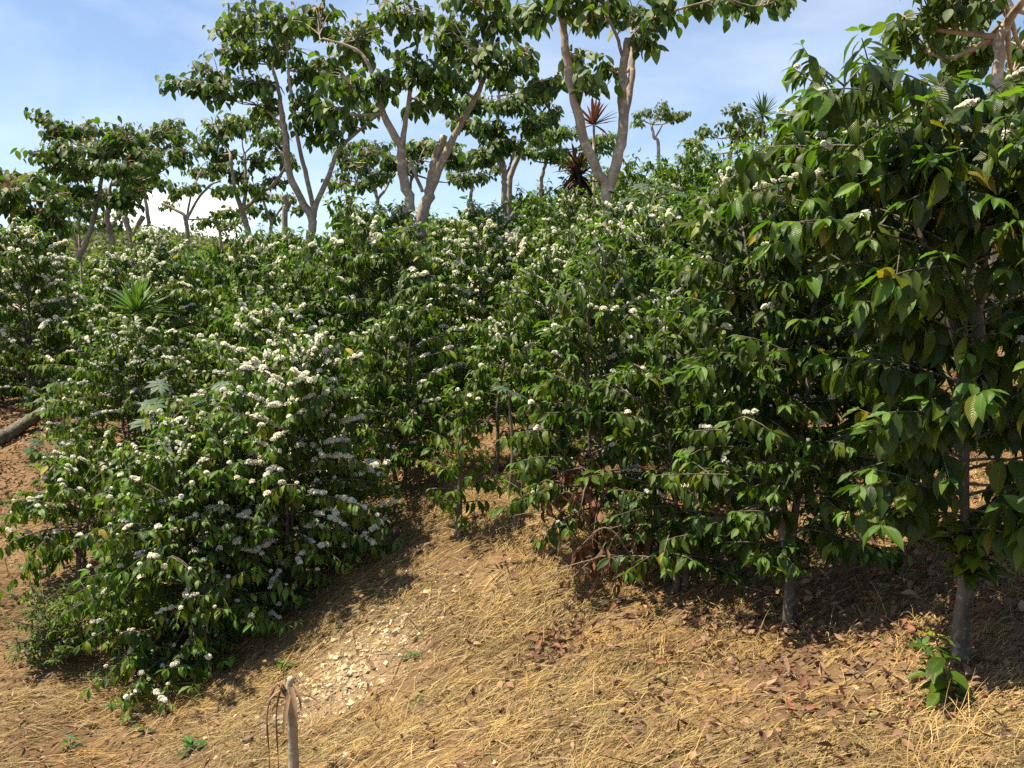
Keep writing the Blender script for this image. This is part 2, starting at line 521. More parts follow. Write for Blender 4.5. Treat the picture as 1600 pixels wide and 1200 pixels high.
GR = 'coffee plants at the front of the slope'
full = lambda t: np.interp(t, [0, .1, .4, .7, .9, 1], [.9, 1, 1, .8, .5, .25])
hero(305, 5.85, 655, 185, 'low full coffee bush covered in white blossom, its skirt touching the dry grass', GR, bare=.08, nstem=4, spread=.16, leafL=0.097,
     step=.06, flower=.42, hang=.95, res='hi', seed=21, droop=.55, prof=full, skirt=.25, sub=.8, trunk_r=.02, young=.16, fres=16)
hero(445, 6.1, 548, 178, 'tall coffee bush whose arching branches carry long rows of white blossom', GR, bare=.3, nstem=3, spread=.14, leafL=0.101,
     step=.062, flower=.95, hang=1.1, res='hi', seed=22, droop=.45, sub=.45, young=.1, fres=18, prof=full, fsize=.021)
hero(125, 6.6, 705, 150, 'sprawling coffee bush with sparse blossom hanging over the dry bank at the picture edge', GR, bare=.35, nstem=3, spread=.2, leafL=0.101,
     step=.07, flower=.4, hang=1.0, res='hi', seed=23, droop=.5, young=.14)
hero(205, 8.3, 528, 165, 'rounded coffee bush speckled with blossom behind the grey green castor leaves', GR, bare=.2, nstem=3, spread=.15, leafL=0.092, step=.06, flower=.45, hang=.9, seed=24, prof=full)
hero(622, 7.0, 468, 128, 'coffee tree with a slim shaded bare stem beside the tall blossoming bush', GR, bare=.28, nstem=2, spread=.1, leafL=0.101, step=.06, flower=.35, hang=1.0, res='hi', seed=25)
hero(720, 6.0, 630, 66, 'small narrow coffee tree without blossom on a pale lichen covered stem', GR, bare=.2, nstem=1, leafL=0.101, step=.05, flower=.04, hang=1.0, res='hi', seed=26, sub=.8, trunk_r=.024,
     prof=lambda t: np.interp(t, [0, .2, .6, 1], [.8, 1, .9, .6]), young=.08)
hero(775, 6.9, 470, 105, 'coffee tree on a thin stem leaning to the right above the small narrow tree', GR, bare=.38, seed=27, nstem=1, stems=[(np.zeros(3), np.array([.2, 0, 0]), 1.0)], leafL=0.101, step=.05, flower=.3, hang=.9, res='hi', sub=.8)
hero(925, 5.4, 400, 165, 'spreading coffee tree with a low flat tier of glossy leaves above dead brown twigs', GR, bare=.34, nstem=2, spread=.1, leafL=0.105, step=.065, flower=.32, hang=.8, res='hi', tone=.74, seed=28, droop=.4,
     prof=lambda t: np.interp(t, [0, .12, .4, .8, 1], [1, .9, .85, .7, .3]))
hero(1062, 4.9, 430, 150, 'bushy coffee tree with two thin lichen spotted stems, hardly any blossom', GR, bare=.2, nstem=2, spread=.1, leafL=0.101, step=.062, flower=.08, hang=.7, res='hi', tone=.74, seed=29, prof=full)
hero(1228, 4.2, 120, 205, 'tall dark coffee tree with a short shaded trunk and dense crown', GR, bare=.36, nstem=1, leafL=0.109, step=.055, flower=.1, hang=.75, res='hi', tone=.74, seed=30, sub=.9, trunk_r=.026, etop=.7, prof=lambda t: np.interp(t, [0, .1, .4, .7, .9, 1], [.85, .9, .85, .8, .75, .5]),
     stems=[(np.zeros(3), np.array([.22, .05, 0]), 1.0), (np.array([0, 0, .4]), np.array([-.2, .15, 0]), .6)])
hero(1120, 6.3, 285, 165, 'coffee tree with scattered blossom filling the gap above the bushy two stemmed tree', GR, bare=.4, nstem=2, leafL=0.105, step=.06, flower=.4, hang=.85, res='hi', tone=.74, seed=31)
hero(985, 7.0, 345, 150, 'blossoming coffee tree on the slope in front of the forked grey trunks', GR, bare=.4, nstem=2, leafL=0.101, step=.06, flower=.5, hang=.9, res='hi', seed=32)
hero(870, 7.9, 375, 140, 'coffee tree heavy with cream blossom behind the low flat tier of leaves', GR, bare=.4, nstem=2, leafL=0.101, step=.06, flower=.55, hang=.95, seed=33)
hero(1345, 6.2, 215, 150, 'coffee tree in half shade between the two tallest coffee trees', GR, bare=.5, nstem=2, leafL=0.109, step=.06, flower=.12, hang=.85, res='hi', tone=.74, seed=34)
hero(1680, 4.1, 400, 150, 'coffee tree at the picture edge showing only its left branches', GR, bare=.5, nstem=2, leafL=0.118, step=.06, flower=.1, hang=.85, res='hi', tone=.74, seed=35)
# the nearest, tallest coffee tree
bigH = P(1500, 85, 3.3)[2] - G(1505, 3.3)[2]
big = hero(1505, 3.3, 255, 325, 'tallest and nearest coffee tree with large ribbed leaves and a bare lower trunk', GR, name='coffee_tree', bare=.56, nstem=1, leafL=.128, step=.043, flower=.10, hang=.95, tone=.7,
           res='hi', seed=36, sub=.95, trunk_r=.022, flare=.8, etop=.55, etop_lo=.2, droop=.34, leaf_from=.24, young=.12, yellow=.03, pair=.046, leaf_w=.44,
           stems=[(np.zeros(3), np.array([-.05, 0, 0]), 1.0), (np.array([0, 0, 1.2]), np.array([.12, .1, 0]), .48), (np.array([-.02, 0, 1.05]), np.array([-.36, .2, 0]), .55)],
           prof=lambda t: np.interp(t, [0, .12, .5, .75, .92, 1], [.62, .72, .85, 1, .9, .7]))



def sprout(base, n, hgt, LL, parent=None, seed=0):
    """a leafy shoot"""
    r = np.random.default_rng(seed)
    lv, st = MB(), MB()
    B, D, U = [], [], []
    for q in range(n):
        a = r.uniform(0, TAU)
        pth = base + np.array([math.cos(a), math.sin(a), 0]) * (np.linspace(0, 1, 5) * .08)[:, None] + np.array([0, 0, 1.]) * (np.linspace(0, 1, 5) * hgt * r.uniform(.6, 1))[:, None]
        tube(st, pth, np.linspace(.006, .003, 5), 5)
        for i in range(1, 5):
            for sg in (0, math.pi):
                b = a + i * math.pi / 2 + sg + r.normal(0, .3)
                B.append(pth[i]); D.append([math.cos(b), math.sin(b), r.uniform(-.25, .35)]); U.append([0, 0, 1])
    B, D, U = map(lambda x: np.array(x, float), (B, D, U)); n = len(B)
    LLs = LL * rng.uniform(.6, 1.1, n)
    leaves(lv, B, D, U, LLs, LLs * .45, rng.uniform(.3, .9, n), rng.uniform(.1, .4, n), leaf_cols(n, .15, 0), 'hi', 'coffee', .05)
    return st, lv


for zz, n, hg, dx in ((.36, 8, .2, .0), (.5, 4, .12, .02)):
    st, lv = sprout(np.array([dx, -.02, zz]), n, hg, .13, seed=5)
    so = st.build('shoot', M['coffee_twig'], big); lv.build('foliage', M['coffee_leaf'], so)
# seedling at the foot of the big tree
g = G(1488, 3.02)
e = empty('coffee_seedling', g)
st, lv = sprout(np.zeros(3), 3, .22, .13, seed=8)
st.build('stem', M['coffee_twig'], e); lv.build('foliage', M['coffee_leaf'], e)
tag(e, 'young glossy coffee seedling in the straw at the foot of the tallest tree', 'seedling')

# ---- the rows that cover the slope
VAR = []
for k in range(6):
    VAR.append(coffee_meshes(1.75 + .1 * (k % 3), .80 + .04 * k, bare=.15, nstem=2 + k % 2, spread=.13, leafL=.098, step=.06, flower=[.75, .3, .85, .15, .6, .4][k],
                             hang=.95, res='mid', seed=60 + k, prof=full, fres=9, fsize=.022, sub=.55))
FARV = []
for k in range(5):
    FARV.append(coffee_meshes(1.75 + .1 * (k % 3), .84 + .04 * k, bare=.3, nstem=2, spread=.14, leafL=.16, step=.085, flower=[.2, .08, .05, .15, .03][k],
                              hang=.85, res='low', seed=80 + k, prof=full, fres=4, fsize=.03, sub=.5, twigs=False, pair=.075))


def zone(px, d):
    if d < 12:
        if px < 420: return 'blossoming coffee bush in the rows round the spiky yucca', 'coffee bushes round the yucca'
        if px < 820: return 'coffee bush with rows of cream blossom on the open slope below the twisted shade trees', 'coffee bushes below the twisted shade trees'
        return 'coffee bush on the upper slope behind the front coffee trees', 'coffee bushes behind the front trees'
    if px < 420: return 'dark green coffee bush under the shade trees before the far wooded hill', 'coffee bushes under the shade trees of the low side'
    if px < 880: return 'dark green coffee bush on the crest behind the twisted shade trees', 'coffee bushes on the middle crest'
    return 'coffee bush on the high crest behind the forked grey trunks', 'coffee bushes on the high crest'


d = 7.6
row = 0
nb = 0
while d < 30:
    sp = 1.25 + .012 * d
    xs = np.arange(-.72 * d - 1, .72 * d + 1, sp) + (row % 2) * sp * .5
    for x in xs:
        x += rng.normal(0, .16); y = d + rng.normal(0, .16)
        px = 800 + x / y * FP
        if px < -130 or px > 1740: continue
        if px < 95 and y < 10.2: continue
        if 120 < px < 310 and y < 9.7: continue
        if 715 < px < 830 and y < 8.6: continue
        if 1280 < px < 1640 and y < 8.2: continue
        if any((x - a) ** 2 + (y - b) ** 2 < .95 ** 2 for a, b in TAKEN): continue
        g = np.array([x, y, float(gz(x, y)[0]) - .03])
        TAKEN.append((x, y))
        lab, gr = zone(px, y)
        ms = VAR[rng.integers(0, 6)] if y < 12.2 else FARV[rng.integers(0, 5)]
        place('coffee_bush', ms, g, rng.uniform(0, TAU), rng.uniform(.85, 1.15) * (.88 if px > 830 and y > 8.3 else 1.05 if px > 830 else .92 if px > 690 else 1.12 if px > 540 and y < 10.9 else 1.06 if px < 500 and y > 10 else .98), lab, 'coffee plant', gr)
        nb += 1
    d += 1.3 + .02 * d
    row += 1
print('bushes', nb)


# ------------------------------------------------------------------ shade trees
def shade_tree(d, limbs, pads, label, name='shade_tree', leafL=.14, seed=1, cl=None, res='mid', group='shade trees over the coffee', red=.08, dens=1.0, tone=1.0, depth=.35, foot=True, rs=.75):
    """limbs: pixel polylines (px,py,radius px[,depth offset]); pads: (cx,cy,rx,ry) pixel ellipses of leaf masses at that distance"""
    r = np.random.default_rng(seed)
    tr, lv = MB(), MB()
    sk = []
    org = None
    S = d / FP
    for li, limb in enumerate(limbs):
        off = 0 if li == 0 else r.uniform(-1, 1) * .5
        p = []
        for i, q in enumerate(limb):
            dd = d + (q[3] if len(q) > 3 else off * (i / max(len(limb) - 1, 1)) * 1.0)
            p.append(P(q[0], q[1], dd))
        p = np.array(p); rr = np.array([q[2] * S * rs for q in limb])
        if li == 0 and foot:
            gx, gy = p[0][0], p[0][1]; g0 = float(gz(gx, gy)[0]) - .15
            if g0 < p[0][2] - .1:
                p = np.concatenate([[[gx + (p[0][0] - p[1][0]) * .3, gy, g0]], p]); rr = np.concatenate([[rr[0] * 1.25], rr])
        if org is None: org = np.array([p[0][0], p[0][1], float(gz(p[0][0], p[0][1])[0])]) if foot else p[0].copy()
        n = max(len(p) * 4, 8)
        sp = smooth_path(p, n); sr = np.interp(np.linspace(0, len(rr) - 1, n), np.arange(len(rr)), rr)
        sp[1:-1] += r.normal(0, .008, (n - 2, 3)) * (sr[1:-1, None] / .06)
        tube(tr, sp - org, sr, 10, rough=.035, seed=seed + li)
        sk += [(a, b) for a, b in zip(sp, sr)][n // 3:]
    skp = np.array([a for a, b in sk]); skr = np.array([b for a, b in sk])
    B, D, U, Ls, CO = [], [], [], [], []
    for (cx, cy, rx, ry, *ex) in pads:
        dd = d + (ex[0] if ex else r.normal(0, depth))
        c = P(cx, cy, dd); RX, RY = rx * S, ry * S
        RD = min(max(RX * .8, .4), 1.6)
        j = np.argmin(((skp - c) ** 2).sum(1) + (skp[:, 2] > c[2] + .1) * 2)
        a = skp[j]
        bpath = smooth_path([a, a * .5 + c * .5 + np.array([0, 0, -.08 * np.linalg.norm(c - a)]) + r.normal(0, .05, 3), c], 8)
        tube(tr, bpath - org, np.linspace(min(skr[j] * .6, .026), .008, 8), 6, rough=.03)
        ncl = max(int(dens * (RX * RY * 3.1 + .15) / (leafL ** 2) * .95), 3)
        for q in range(ncl):
            v = unit(r.normal(size=3)) * r.random() ** .45
            e = c + v * [RX, RD, RY * .8]
            st = bpath[r.integers(4, 8)]
            tw = smooth_path([st, st * .45 + e * .55 + [0, 0, .06], e], 5)
            if True: tube(tr, tw - org, np.linspace(.009, .003, 5), 4)
            k = r.integers(4, 8)
            T = unit(e - st)
            top = v[2] > .35
            isred = top and r.random() < red * 2.2
            base_c = cl or ((.028, .058, .013), (.090, .138, .026))
            for w in range(k):
                f = r.uniform(.45, 1.03)
                x = st + (e - st) * f + np.clip(r.normal(0, leafL * .34, 3), -leafL * .6, leafL * .6)
                ang = r.uniform(0, TAU)
                dv = np.array([math.cos(ang), math.sin(ang), 0]) * r.uniform(.4, 1) + T * .35 + np.array([0, 0, -1.]) * r.uniform(.4, 1.5)
                B.append(x); D.append(dv); U.append(np.array([0, 0, 1.]) + r.normal(0, .35, 3)); Ls.append(leafL * r.uniform(.65, 1.2) * (.6 if isred else 1))
                t = r.beta(1.6, 2)
                cc = (np.array(base_c[0]) * (1 - t) + np.array(base_c[1]) * t) * tone
                if r.random() < .16: cc = cc * .4 + np.array([.13, .18, .03]) * r.uniform(.4, 1)
                if isred and r.random() < .75: cc = np.array([.17, .085, .035]) * r.uniform(.5, 1.1)
                CO.append(cc)
    B, D, U, Ls, CO = map(np.array, (B, D, U, Ls, CO))
    B = B - org
    leaves(lv, B, D, U, Ls, Ls * rng.uniform(.52, .68, len(B)), rng.uniform(.1, .8, len(B)), rng.uniform(0, .35, len(B)), CO, res, 'ovate')
    e = empty(name, org)
    tr.build('trunk', M['shade_bark'], e); lv.build('crown', M['shade_leaf'], e)
    tag(e, label, 'tree', group)
    return e


shade_tree(11, [[(628, 362, 15), (641, 320, 14), (628, 270, 13), (626, 232, 12), (600, 180, 9), (583, 120, 6), (560, 80, 4), (505, 60, 2.5)],
                [(627, 240, 9), (633, 195, 7), (640, 150, 6), (650, 90, 4), (655, 40, 3)]],
           [(560, 60, 60, 50), (620, 25, 70, 45), (500, 20, 60, 40), (600, 130, 50, 40), (650, 110, 55, 45), (540, 130, 50, 30), (700, 40, 50, 40), (520, 170, 30, 16), (655, 165, 26, 16)],
           'twisted shade tree with a curved reddish trunk, growing close beside the one with sawn limbs', seed=101, leafL=.15, rs=.58)
shade_tree(11.4, [[(655, 365, 17), (668, 310, 16), (684, 268, 12), (700, 235, 11), (722, 190, 8), (750, 140, 7), (765, 90, 5), (775, 40, 4)],
                  [(672, 300, 13), (676, 265, 12), (682, 240, 11), (694, 212, 10)],
                  [(660, 300, 5), (648, 270, 5), (640, 245, 4)],
                  [(678, 290, 7), (690, 262, 6), (697, 250, 5)]],
           [(720, 60, 60, 55), (780, 30, 55, 40), (760, 90, 55, 40), (820, 90, 40, 30), (700, 120, 45, 35), (830, 25, 30, 25), (690, 160, 35, 18), (860, 130, 30, 20), (740, 0, 60, 30)],
           'shade tree with thick limbs sawn off short above its base', seed=102, leafL=.15, rs=.56)
shade_tree(9.2, [[(948, 318, 11), (935, 272, 11), (915, 225, 11), (900, 165, 10), (886, 100, 9), (880, 45, 8), (874, 0, 7), (880, -60, 6)],
                 [(952, 300, 11), (962, 255, 12), (974, 200, 11.5), (972, 150, 10), (975, 100, 9), (981, 60, 7)],
                 [(975, 190, 8), (985, 140, 8), (988, 95, 7), (993, 60, 7)],
                 [(976, 105, 4), (965, 60, 3.5), (950, 30, 3)], [(980, 65, 4), (1010, 35, 3.5), (1060, 15, 3), (1130, -5, 2)]],
           [(990, 20, 45, 28), (1040, 12, 40, 22), (1012, 60, 26, 22), (1100, -2, 50, 16), (1180, 2, 45, 12), (1150, -20, 60, 18), (890, 0, 60, 25), (830, 20, 35, 22), (940, 5, 40, 22), (925, 30, 24, 18), (960, -50, 120, 40), (1225, -2, 20, 10), (920, 125, 40, 18), (945, 105, 24, 12), (905, 90, 24, 12)],
           'shade tree forked low into two pale trunks that spread apart against the sky', seed=103, leafL=.15, rs=.70)
shade_tree(14, [[(482, 398, 8), (488, 350, 9), (470, 310, 7.5), (452, 270, 7), (446, 215, 7), (440, 180, 6), (436, 145, 4), (425, 100, 3)],
                [(490, 348, 6), (494, 320, 6), (515, 270, 5), (528, 235, 4), (560, 205, 3), (590, 180, 2.5)],
                [(492, 335, 5), (480, 280, 5), (468, 230, 4), (460, 180, 4), (450, 110, 3)],
                [(440, 200, 3), (425, 180, 2.5), (405, 165, 2)]],
           [(360, 40, 50, 35), (400, 20, 60, 35), (450, 30, 55, 40), (370, 80, 50, 30), (430, 80, 60, 35), (320, 110, 40, 26), (285, 130, 32, 20), (340, 140, 40, 25), (400, 130, 50, 30), (480, 110, 45, 35), (480, 150, 40, 24), (525, 100, 45, 30), (500, 180, 35, 22), (545, 140, 30, 20), (470, 190, 30, 16), (520, 210, 24, 14), (500, 215, 30, 14), (545, 185, 30, 16), (420, 165, 40, 20), (575, 165, 24, 14)],
           'broad shade tree whose slim trunk forks into a tall left limb and a right limb', seed=104, leafL=.15)
shade_tree(20, [[(390, 380, 6), (382, 340, 6), (374, 318, 5), (365, 285, 4), (360, 240, 3)], [(384, 325, 4), (405, 305, 4), (430, 285, 3.5), (445, 262, 3)], [(380, 330, 4), (384, 290, 3.5), (382, 240, 3)]],
           [(340, 200, 40, 26), (380, 190, 40, 26), (420, 215, 40, 24), (350, 240, 34, 22), (400, 250, 40, 22), (440, 240, 26, 20), (320, 225, 30, 20), (370, 275, 26, 14), (430, 280, 24, 12), (335, 260, 28, 14), (395, 290, 28, 12), (355, 295, 24, 10), (455, 255, 24, 14), (410, 180, 34, 18)],
           'shade tree with several forking limbs standing behind the broad one', seed=105, leafL=.16)
shade_tree(16, [[(103, 475, 8), (103, 440, 8), (122, 405, 6), (140, 365, 5), (150, 325, 4.5), (158, 285, 4), (160, 240, 3)], [(103, 440, 5), (88, 425, 4.5), (75, 405, 4), (66, 388, 3)], [(122, 405, 3), (130, 390, 2), (132, 375, 2)]],
           [(80, 195, 36, 22), (130, 200, 40, 26), (100, 230, 50, 24), (160, 230, 45, 25), (60, 240, 34, 16), (200, 215, 40, 24), (140, 260, 45, 20), (190, 260, 40, 20), (60, 180, 22, 12), (225, 245, 35, 22), (100, 265, 50, 16), (80, 300, 40, 20), (130, 295, 40, 18), (185, 315, 36, 16), (60, 330, 34, 18), (215, 300, 26, 14)],
           'shade tree with a low dark fork and reddish young leaves on top', seed=106, leafL=.16, red=.22, dens=1.25)
shade_tree(14.5, [[(20, 440, 8), (25, 390, 7), (20, 340, 6), (30, 300, 5), (40, 270, 4)]],
           [(20, 275, 45, 25), (60, 290, 40, 25), (10, 320, 40, 26), (60, 335, 40, 24), (90, 310, 30, 22), (-20, 300, 50, 30), (30, 365, 40, 22), (70, 380, 34, 20), (5, 400, 35, 24), (-30, 370, 40, 40), (40, 420, 40, 20), (90, 345, 34, 24), (10, 300, 50, 30), (75, 420, 30, 22), (20, 440, 40, 20)],
           'low hanging leafy shade tree at the picture edge, its crown reaching down to the coffee', seed=107, leafL=.16, red=.15, dens=1.15)
shade_tree(18, [[(165, 445, 6), (172, 400, 6), (175, 375, 6), (168, 345, 5.5), (170, 320, 4.5), (172, 290, 3)], [(166, 362, 3), (150, 358, 2.5), (135, 352, 2)]],
           [(190, 200, 40, 20), (240, 205, 40, 20), (280, 210, 34, 20), (210, 285, 34, 20), (170, 300, 30, 18), (250, 240, 40, 22), (290, 240, 30, 20), (130, 310, 26, 16), (265, 190, 26, 14), (230, 270, 30, 16)],
           'slim shade tree with a pinkish bare trunk next to the low dark fork', seed=108, leafL=.16, red=.2)
shade_tree(22, [[(230, 392, 4.5), (233, 365, 4), (231, 335, 4), (226, 305, 3), (225, 270, 2.5)]],
           [(225, 270, 30, 14), (250, 285, 26, 12), (200, 270, 24, 14)],
           'slender shade tree with a single pale stem rising over the far wooded hill', seed=109, leafL=.16)
shade_tree(26, [[(293, 372, 4.5), (291, 350, 4.5), (286, 335, 3.5), (268, 325, 3), (255, 318, 2)], [(291, 345, 3), (310, 310, 2.5), (328, 290, 2.5), (345, 282, 2)], [(292, 340, 2.5), (300, 300, 2), (315, 265, 2)]],
           [(300, 290, 24, 12), (275, 300, 24, 12), (330, 270, 22, 12), (345, 300, 24, 12), (262, 318, 16, 8), (310, 265, 26, 12), (350, 330, 22, 10)],
           'small open crowned shade tree standing in front of the white cloud', seed=110, leafL=.17)
shade_tree(17, [[(788, 310, 6), (788, 275, 6), (783, 240, 5), (778, 190, 4), (780, 150, 3)], [(786, 270, 4), (775, 235, 3), (762, 205, 3)], [(788, 280, 3), (800, 250, 2.5), (806, 225, 2)]],
           [(780, 120, 40, 24), (740, 160, 40, 22), (800, 160, 40, 24), (840, 140, 34, 22), (760, 200, 44, 20), (830, 190, 34, 20), (720, 190, 26, 14), (790, 225, 36, 18), (860, 175, 24, 18), (750, 240, 30, 16)],
           'shade tree with one straight thin stem behind the sawn limbs', seed=111, leafL=.155, dens=1.6)
shade_tree(21, [[(845, 300, 4), (850, 265, 3.5), (858, 240, 3)]], [(850, 215, 36, 18), (820, 235, 36, 16), (880, 205, 30, 16), (870, 240, 34, 16), (930, 230, 30, 16), (840, 190, 26, 12), (900, 250, 30, 12), (950, 215, 26, 12)],
           'bright yellow green shade tree glimpsed behind the forked pale trunks', seed=112, leafL=.15, dens=1.6, cl=((.06, .11, .022), (.12, .19, .035)))
shade_tree(24, [[(545, 340, 3.5), (550, 310, 3), (556, 285, 2.5)]], [(560, 265, 24, 12), (535, 275, 22, 10), (585, 285, 24, 10), (600, 270, 24, 12), (570, 245, 30, 12), (545, 225, 30, 14), (590, 225, 30, 16)],
           'distant shade tree seen through the gap beside the twisted trunk', seed=113, leafL=.16)
shade_tree(20, [[(640, 300, 4), (650, 270, 3.5), (655, 250, 3)]], [(650, 235, 30, 14), (670, 225, 26, 14), (640, 260, 30, 14), (720, 250, 26, 14), (700, 230, 30, 14), (735, 280, 24, 12), (610, 250, 26, 12)],
           'leafy shade tree directly behind the pair of thick twisted trunks', seed=114, leafL=.16, dens=1.6)
shade_tree(32, [[(1030, 240, 3.5), (1022, 215, 3), (1018, 195, 2.5)], [(1024, 215, 2), (1035, 195, 1.5)]], [(1010, 175, 22, 10), (1035, 165, 22, 9), (1060, 180, 18, 8), (1000, 190, 14, 6), (1045, 178, 24, 10), (1070, 175, 9, 5)],
           'small far shade tree standing alone against the sky on the high crest', seed=115, leafL=.17)
shade_tree(24, [[(1140, 250, 4), (1150, 220, 3.5), (1155, 195, 3)]], [(1150, 170, 24, 12), (1170, 185, 28, 14), (1135, 195, 22, 10), (1190, 200, 26, 14), (1160, 210, 30, 12), (1100, 205, 22, 10), (1080, 220, 22, 12)],
           'rounded far shade tree beside the spiky yucca on the high crest', seed=116, leafL=.16)
shade_tree(6.6, [[(1556, 170, 14), (1558, 140, 14), (1559, 90, 13), (1564, 55, 13), (1578, 25, 12), (1572, 0, 11), (1560, -30, 10)], [(1568, 45, 11), (1585, 20, 10), (1598, 2, 9), (1620, -30, 8)]],
           [(1440, 30, 45, 30), (1480, 60, 45, 35), (1420, 60, 32, 16), (1400, 45, 22, 10), (1500, 10, 60, 30), (1520, 70, 30, 40, .8), (1610, 70, 40, 40, 1.0), (1650, 20, 50, 40, .6), (1460, -20, 80, 30), (1600, 115, 40, 20, 1.0), (1500, 100, 30, 24, .9)],
           'shade tree with a stout pale trunk rising above the tallest coffee tree', seed=117, leafL=.13, res='mid', rs=.62)


shade_tree(19, [[(585, 345, 4), (590, 315, 4), (582, 285, 3), (575, 255, 2.5)], [(590, 312, 3), (605, 290, 2.5), (612, 265, 2)]],
           [(575, 240, 30, 14), (545, 255, 26, 12), (605, 250, 28, 14), (520, 285, 24, 10), (560, 290, 22, 9), (595, 275, 24, 10), (530, 235, 20, 10)],
           'low spreading shade tree between the broad one and the curved reddish trunk', seed=118, leafL=.155)
shade_tree(23, [[(735, 320, 3.5), (738, 290, 3.5), (732, 265, 2.5)], [(738, 288, 2.5), (752, 268, 2), (760, 250, 1.5)]],
           [(730, 255, 26, 12), (760, 240, 26, 12), (710, 275, 22, 10), (755, 275, 22, 9), (700, 250, 20, 10), (780, 260, 20, 10)],
           'leafy low shade tree seen right of the sawn limbs', seed=119, leafL=.155, cl=((.04, .08, .018), (.10, .16, .03)))


shade_tree(21, [[(118, 430, 4), (122, 395, 4), (112, 360, 3), (105, 330, 2.5)], [(121, 395, 3), (136, 370, 2.5), (150, 345, 2)]],
           [(105, 325, 34, 14), (145, 335, 30, 14), (85, 350, 28, 12), (165, 350, 24, 10), (120, 355, 30, 10), (190, 330, 24, 12)],
           'small shade tree filling the space behind the low dark fork', seed=120, leafL=.16, red=.15)
shade_tree(24, [[(420, 385, 4), (424, 350, 3.5), (415, 325, 3), (408, 300, 2.5)], [(423, 350, 2.5), (440, 325, 2), (455, 305, 1.5)]],
           [(410, 305, 28, 12), (445, 310, 26, 12), (470, 325, 22, 10), (390, 325, 22, 10), (425, 335, 24, 9), (360, 330, 24, 10)],
           'low bushy shade tree behind the broad tree with the slim forked trunk', seed=121, leafL=.16)
shade_tree(28, [[(345, 380, 3.5), (340, 355, 3), (335, 335, 2.5)]],
           [(330, 345, 26, 9), (355, 350, 24, 9), (375, 340, 22, 9), (310, 352, 18, 7)],
           'little round shade tree on the low crest beside the open crowned one', seed=122, leafL=.16)


def bare_stub(d, limbs, label, name='pruned_tree', mat='shade_bark'):
    tr = MB(); S = d / FP; org = None
    for i, limb in enumerate(limbs):
        p = np.array([P(q[0], q[1], d + (.1 * i)) for q in limb]); rr = np.array([q[2] * S for q in limb])
        if i == 0:
            g0 = float(gz(p[0][0], p[0][1])[0])
            org = np.array([p[0][0], p[0][1], g0])
            p = np.concatenate([[[p[0][0], p[0][1], g0 - .1]], p]); rr = np.concatenate([[rr[0] * 1.15], rr])
        n = len(p) * 4
        tube(tr, smooth_path(p, n) - org, np.interp(np.linspace(0, len(rr) - 1, n), np.arange(len(rr)), rr), 10, rough=.04, seed=i)
    e = empty(name, org); tr.build('trunk', M[mat], e)
    tag(e, label, 'tree', 'pruned shade trees')


bare_stub(18, [[(207, 400, 5), (206, 378, 5), (200, 355, 4), (193, 338, 4)], [(207, 375, 4), (214, 355, 4), (224, 338, 4)]], 'leafless pruned tree forked into a dark letter Y')
bare_stub(19, [[(445, 345, 4.5), (448, 320, 4), (443, 305, 4)], [(448, 330, 3), (455, 312, 3)]], 'short pruned stub between the broad shade tree and its neighbour')
bare_stub(17.5, [[(796, 300, 4), (800, 270, 4), (808, 250, 4), (814, 238, 4)]], 'short orange cut stub beside the straight thin stem')
bare_stub(16.5, [[(80, 450, 7), (88, 425, 6), (95, 405, 5), (84, 385, 4)]], 'pale pruned trunk behind the low dark fork')


# ------------------------------------------------------------------ spiky plants
def spiky(px, py, d, rpx, n, label, name, col, upr=(-.2, 1.2), stem=0.0, wid=.06, drop=.4, group=None, cat='plant'):
    c = P(px, py, d); S = d / FP; R = rpx * S
    g = np.array([c[0], c[1], float(gz(c[0], c[1])[0])])
    lv, st = MB(), MB()
    a = rng.uniform(0, TAU, n); el = rng.uniform(upr[0], upr[1], n)
    D = np.stack([np.cos(a) * np.cos(el), np.sin(a) * np.cos(el), np.sin(el)], 1)
    L = R * rng.uniform(.75, 1.1, n)
    base = (c - g) + D * .02 + np.stack([np.zeros(n), np.zeros(n), rng.uniform(-stem, 0, n) if stem else np.zeros(n)], 1)
    cc = np.array(col) * rng.uniform(.6, 1.3, (n, 1))
    leaves(lv, base, D, np.tile([0, 0, 1.], (n, 1)) + rng.normal(0, .1, (n, 3)), L, np.full(n, wid * R), rng.uniform(.05, drop, n), np.full(n, .35), cc, 'mid', 'lance')
    hh = c[2] - g[2]
    tube(st, np.array([[0, 0, -.1], [.01, 0, hh * .5], [0, 0, hh]]), np.array([.06, .05, .04]) * max(R, .5), 8, rough=.05)
    e = empty(name, g); st.build('trunk', M['shade_bark'], e); lv.build('foliage', M['spike_leaf'], e)
    tag(e, label, cat, group)


spiky(213, 488, 9.3, 58, 90, 'bright green spiky yucca standing out among the coffee bushes', 'yucca', (.08, .15, .035), (-.25, 1.4), wid=.09)
spiky(122, 328, 16.5, 34, 70, 'dark spiky yucca under the crown with reddish young leaves', 'yucca', (.03, .055, .03), (-.6, 1.3), wid=.07)
spiky(1192, 180, 18, 34, 80, 'spiky yucca against the sky on the high crest', 'yucca', (.04, .075, .03), (-.5, 1.4), wid=.07)
spiky(928, 196, 13.5, 42, 30, 'red leaved cordyline tuft behind the forked pale trunks', 'cordyline', (.10, .03, .035), (-.1, 1.4), wid=.13)
spiky(903, 262, 12.6, 46, 90, 'dark maroon cordyline with drooping leaves behind the left pale trunk', 'cordyline', (.035, .016, .020), (-.9, 1.2), stem=.25, wid=.12, drop=1.4)


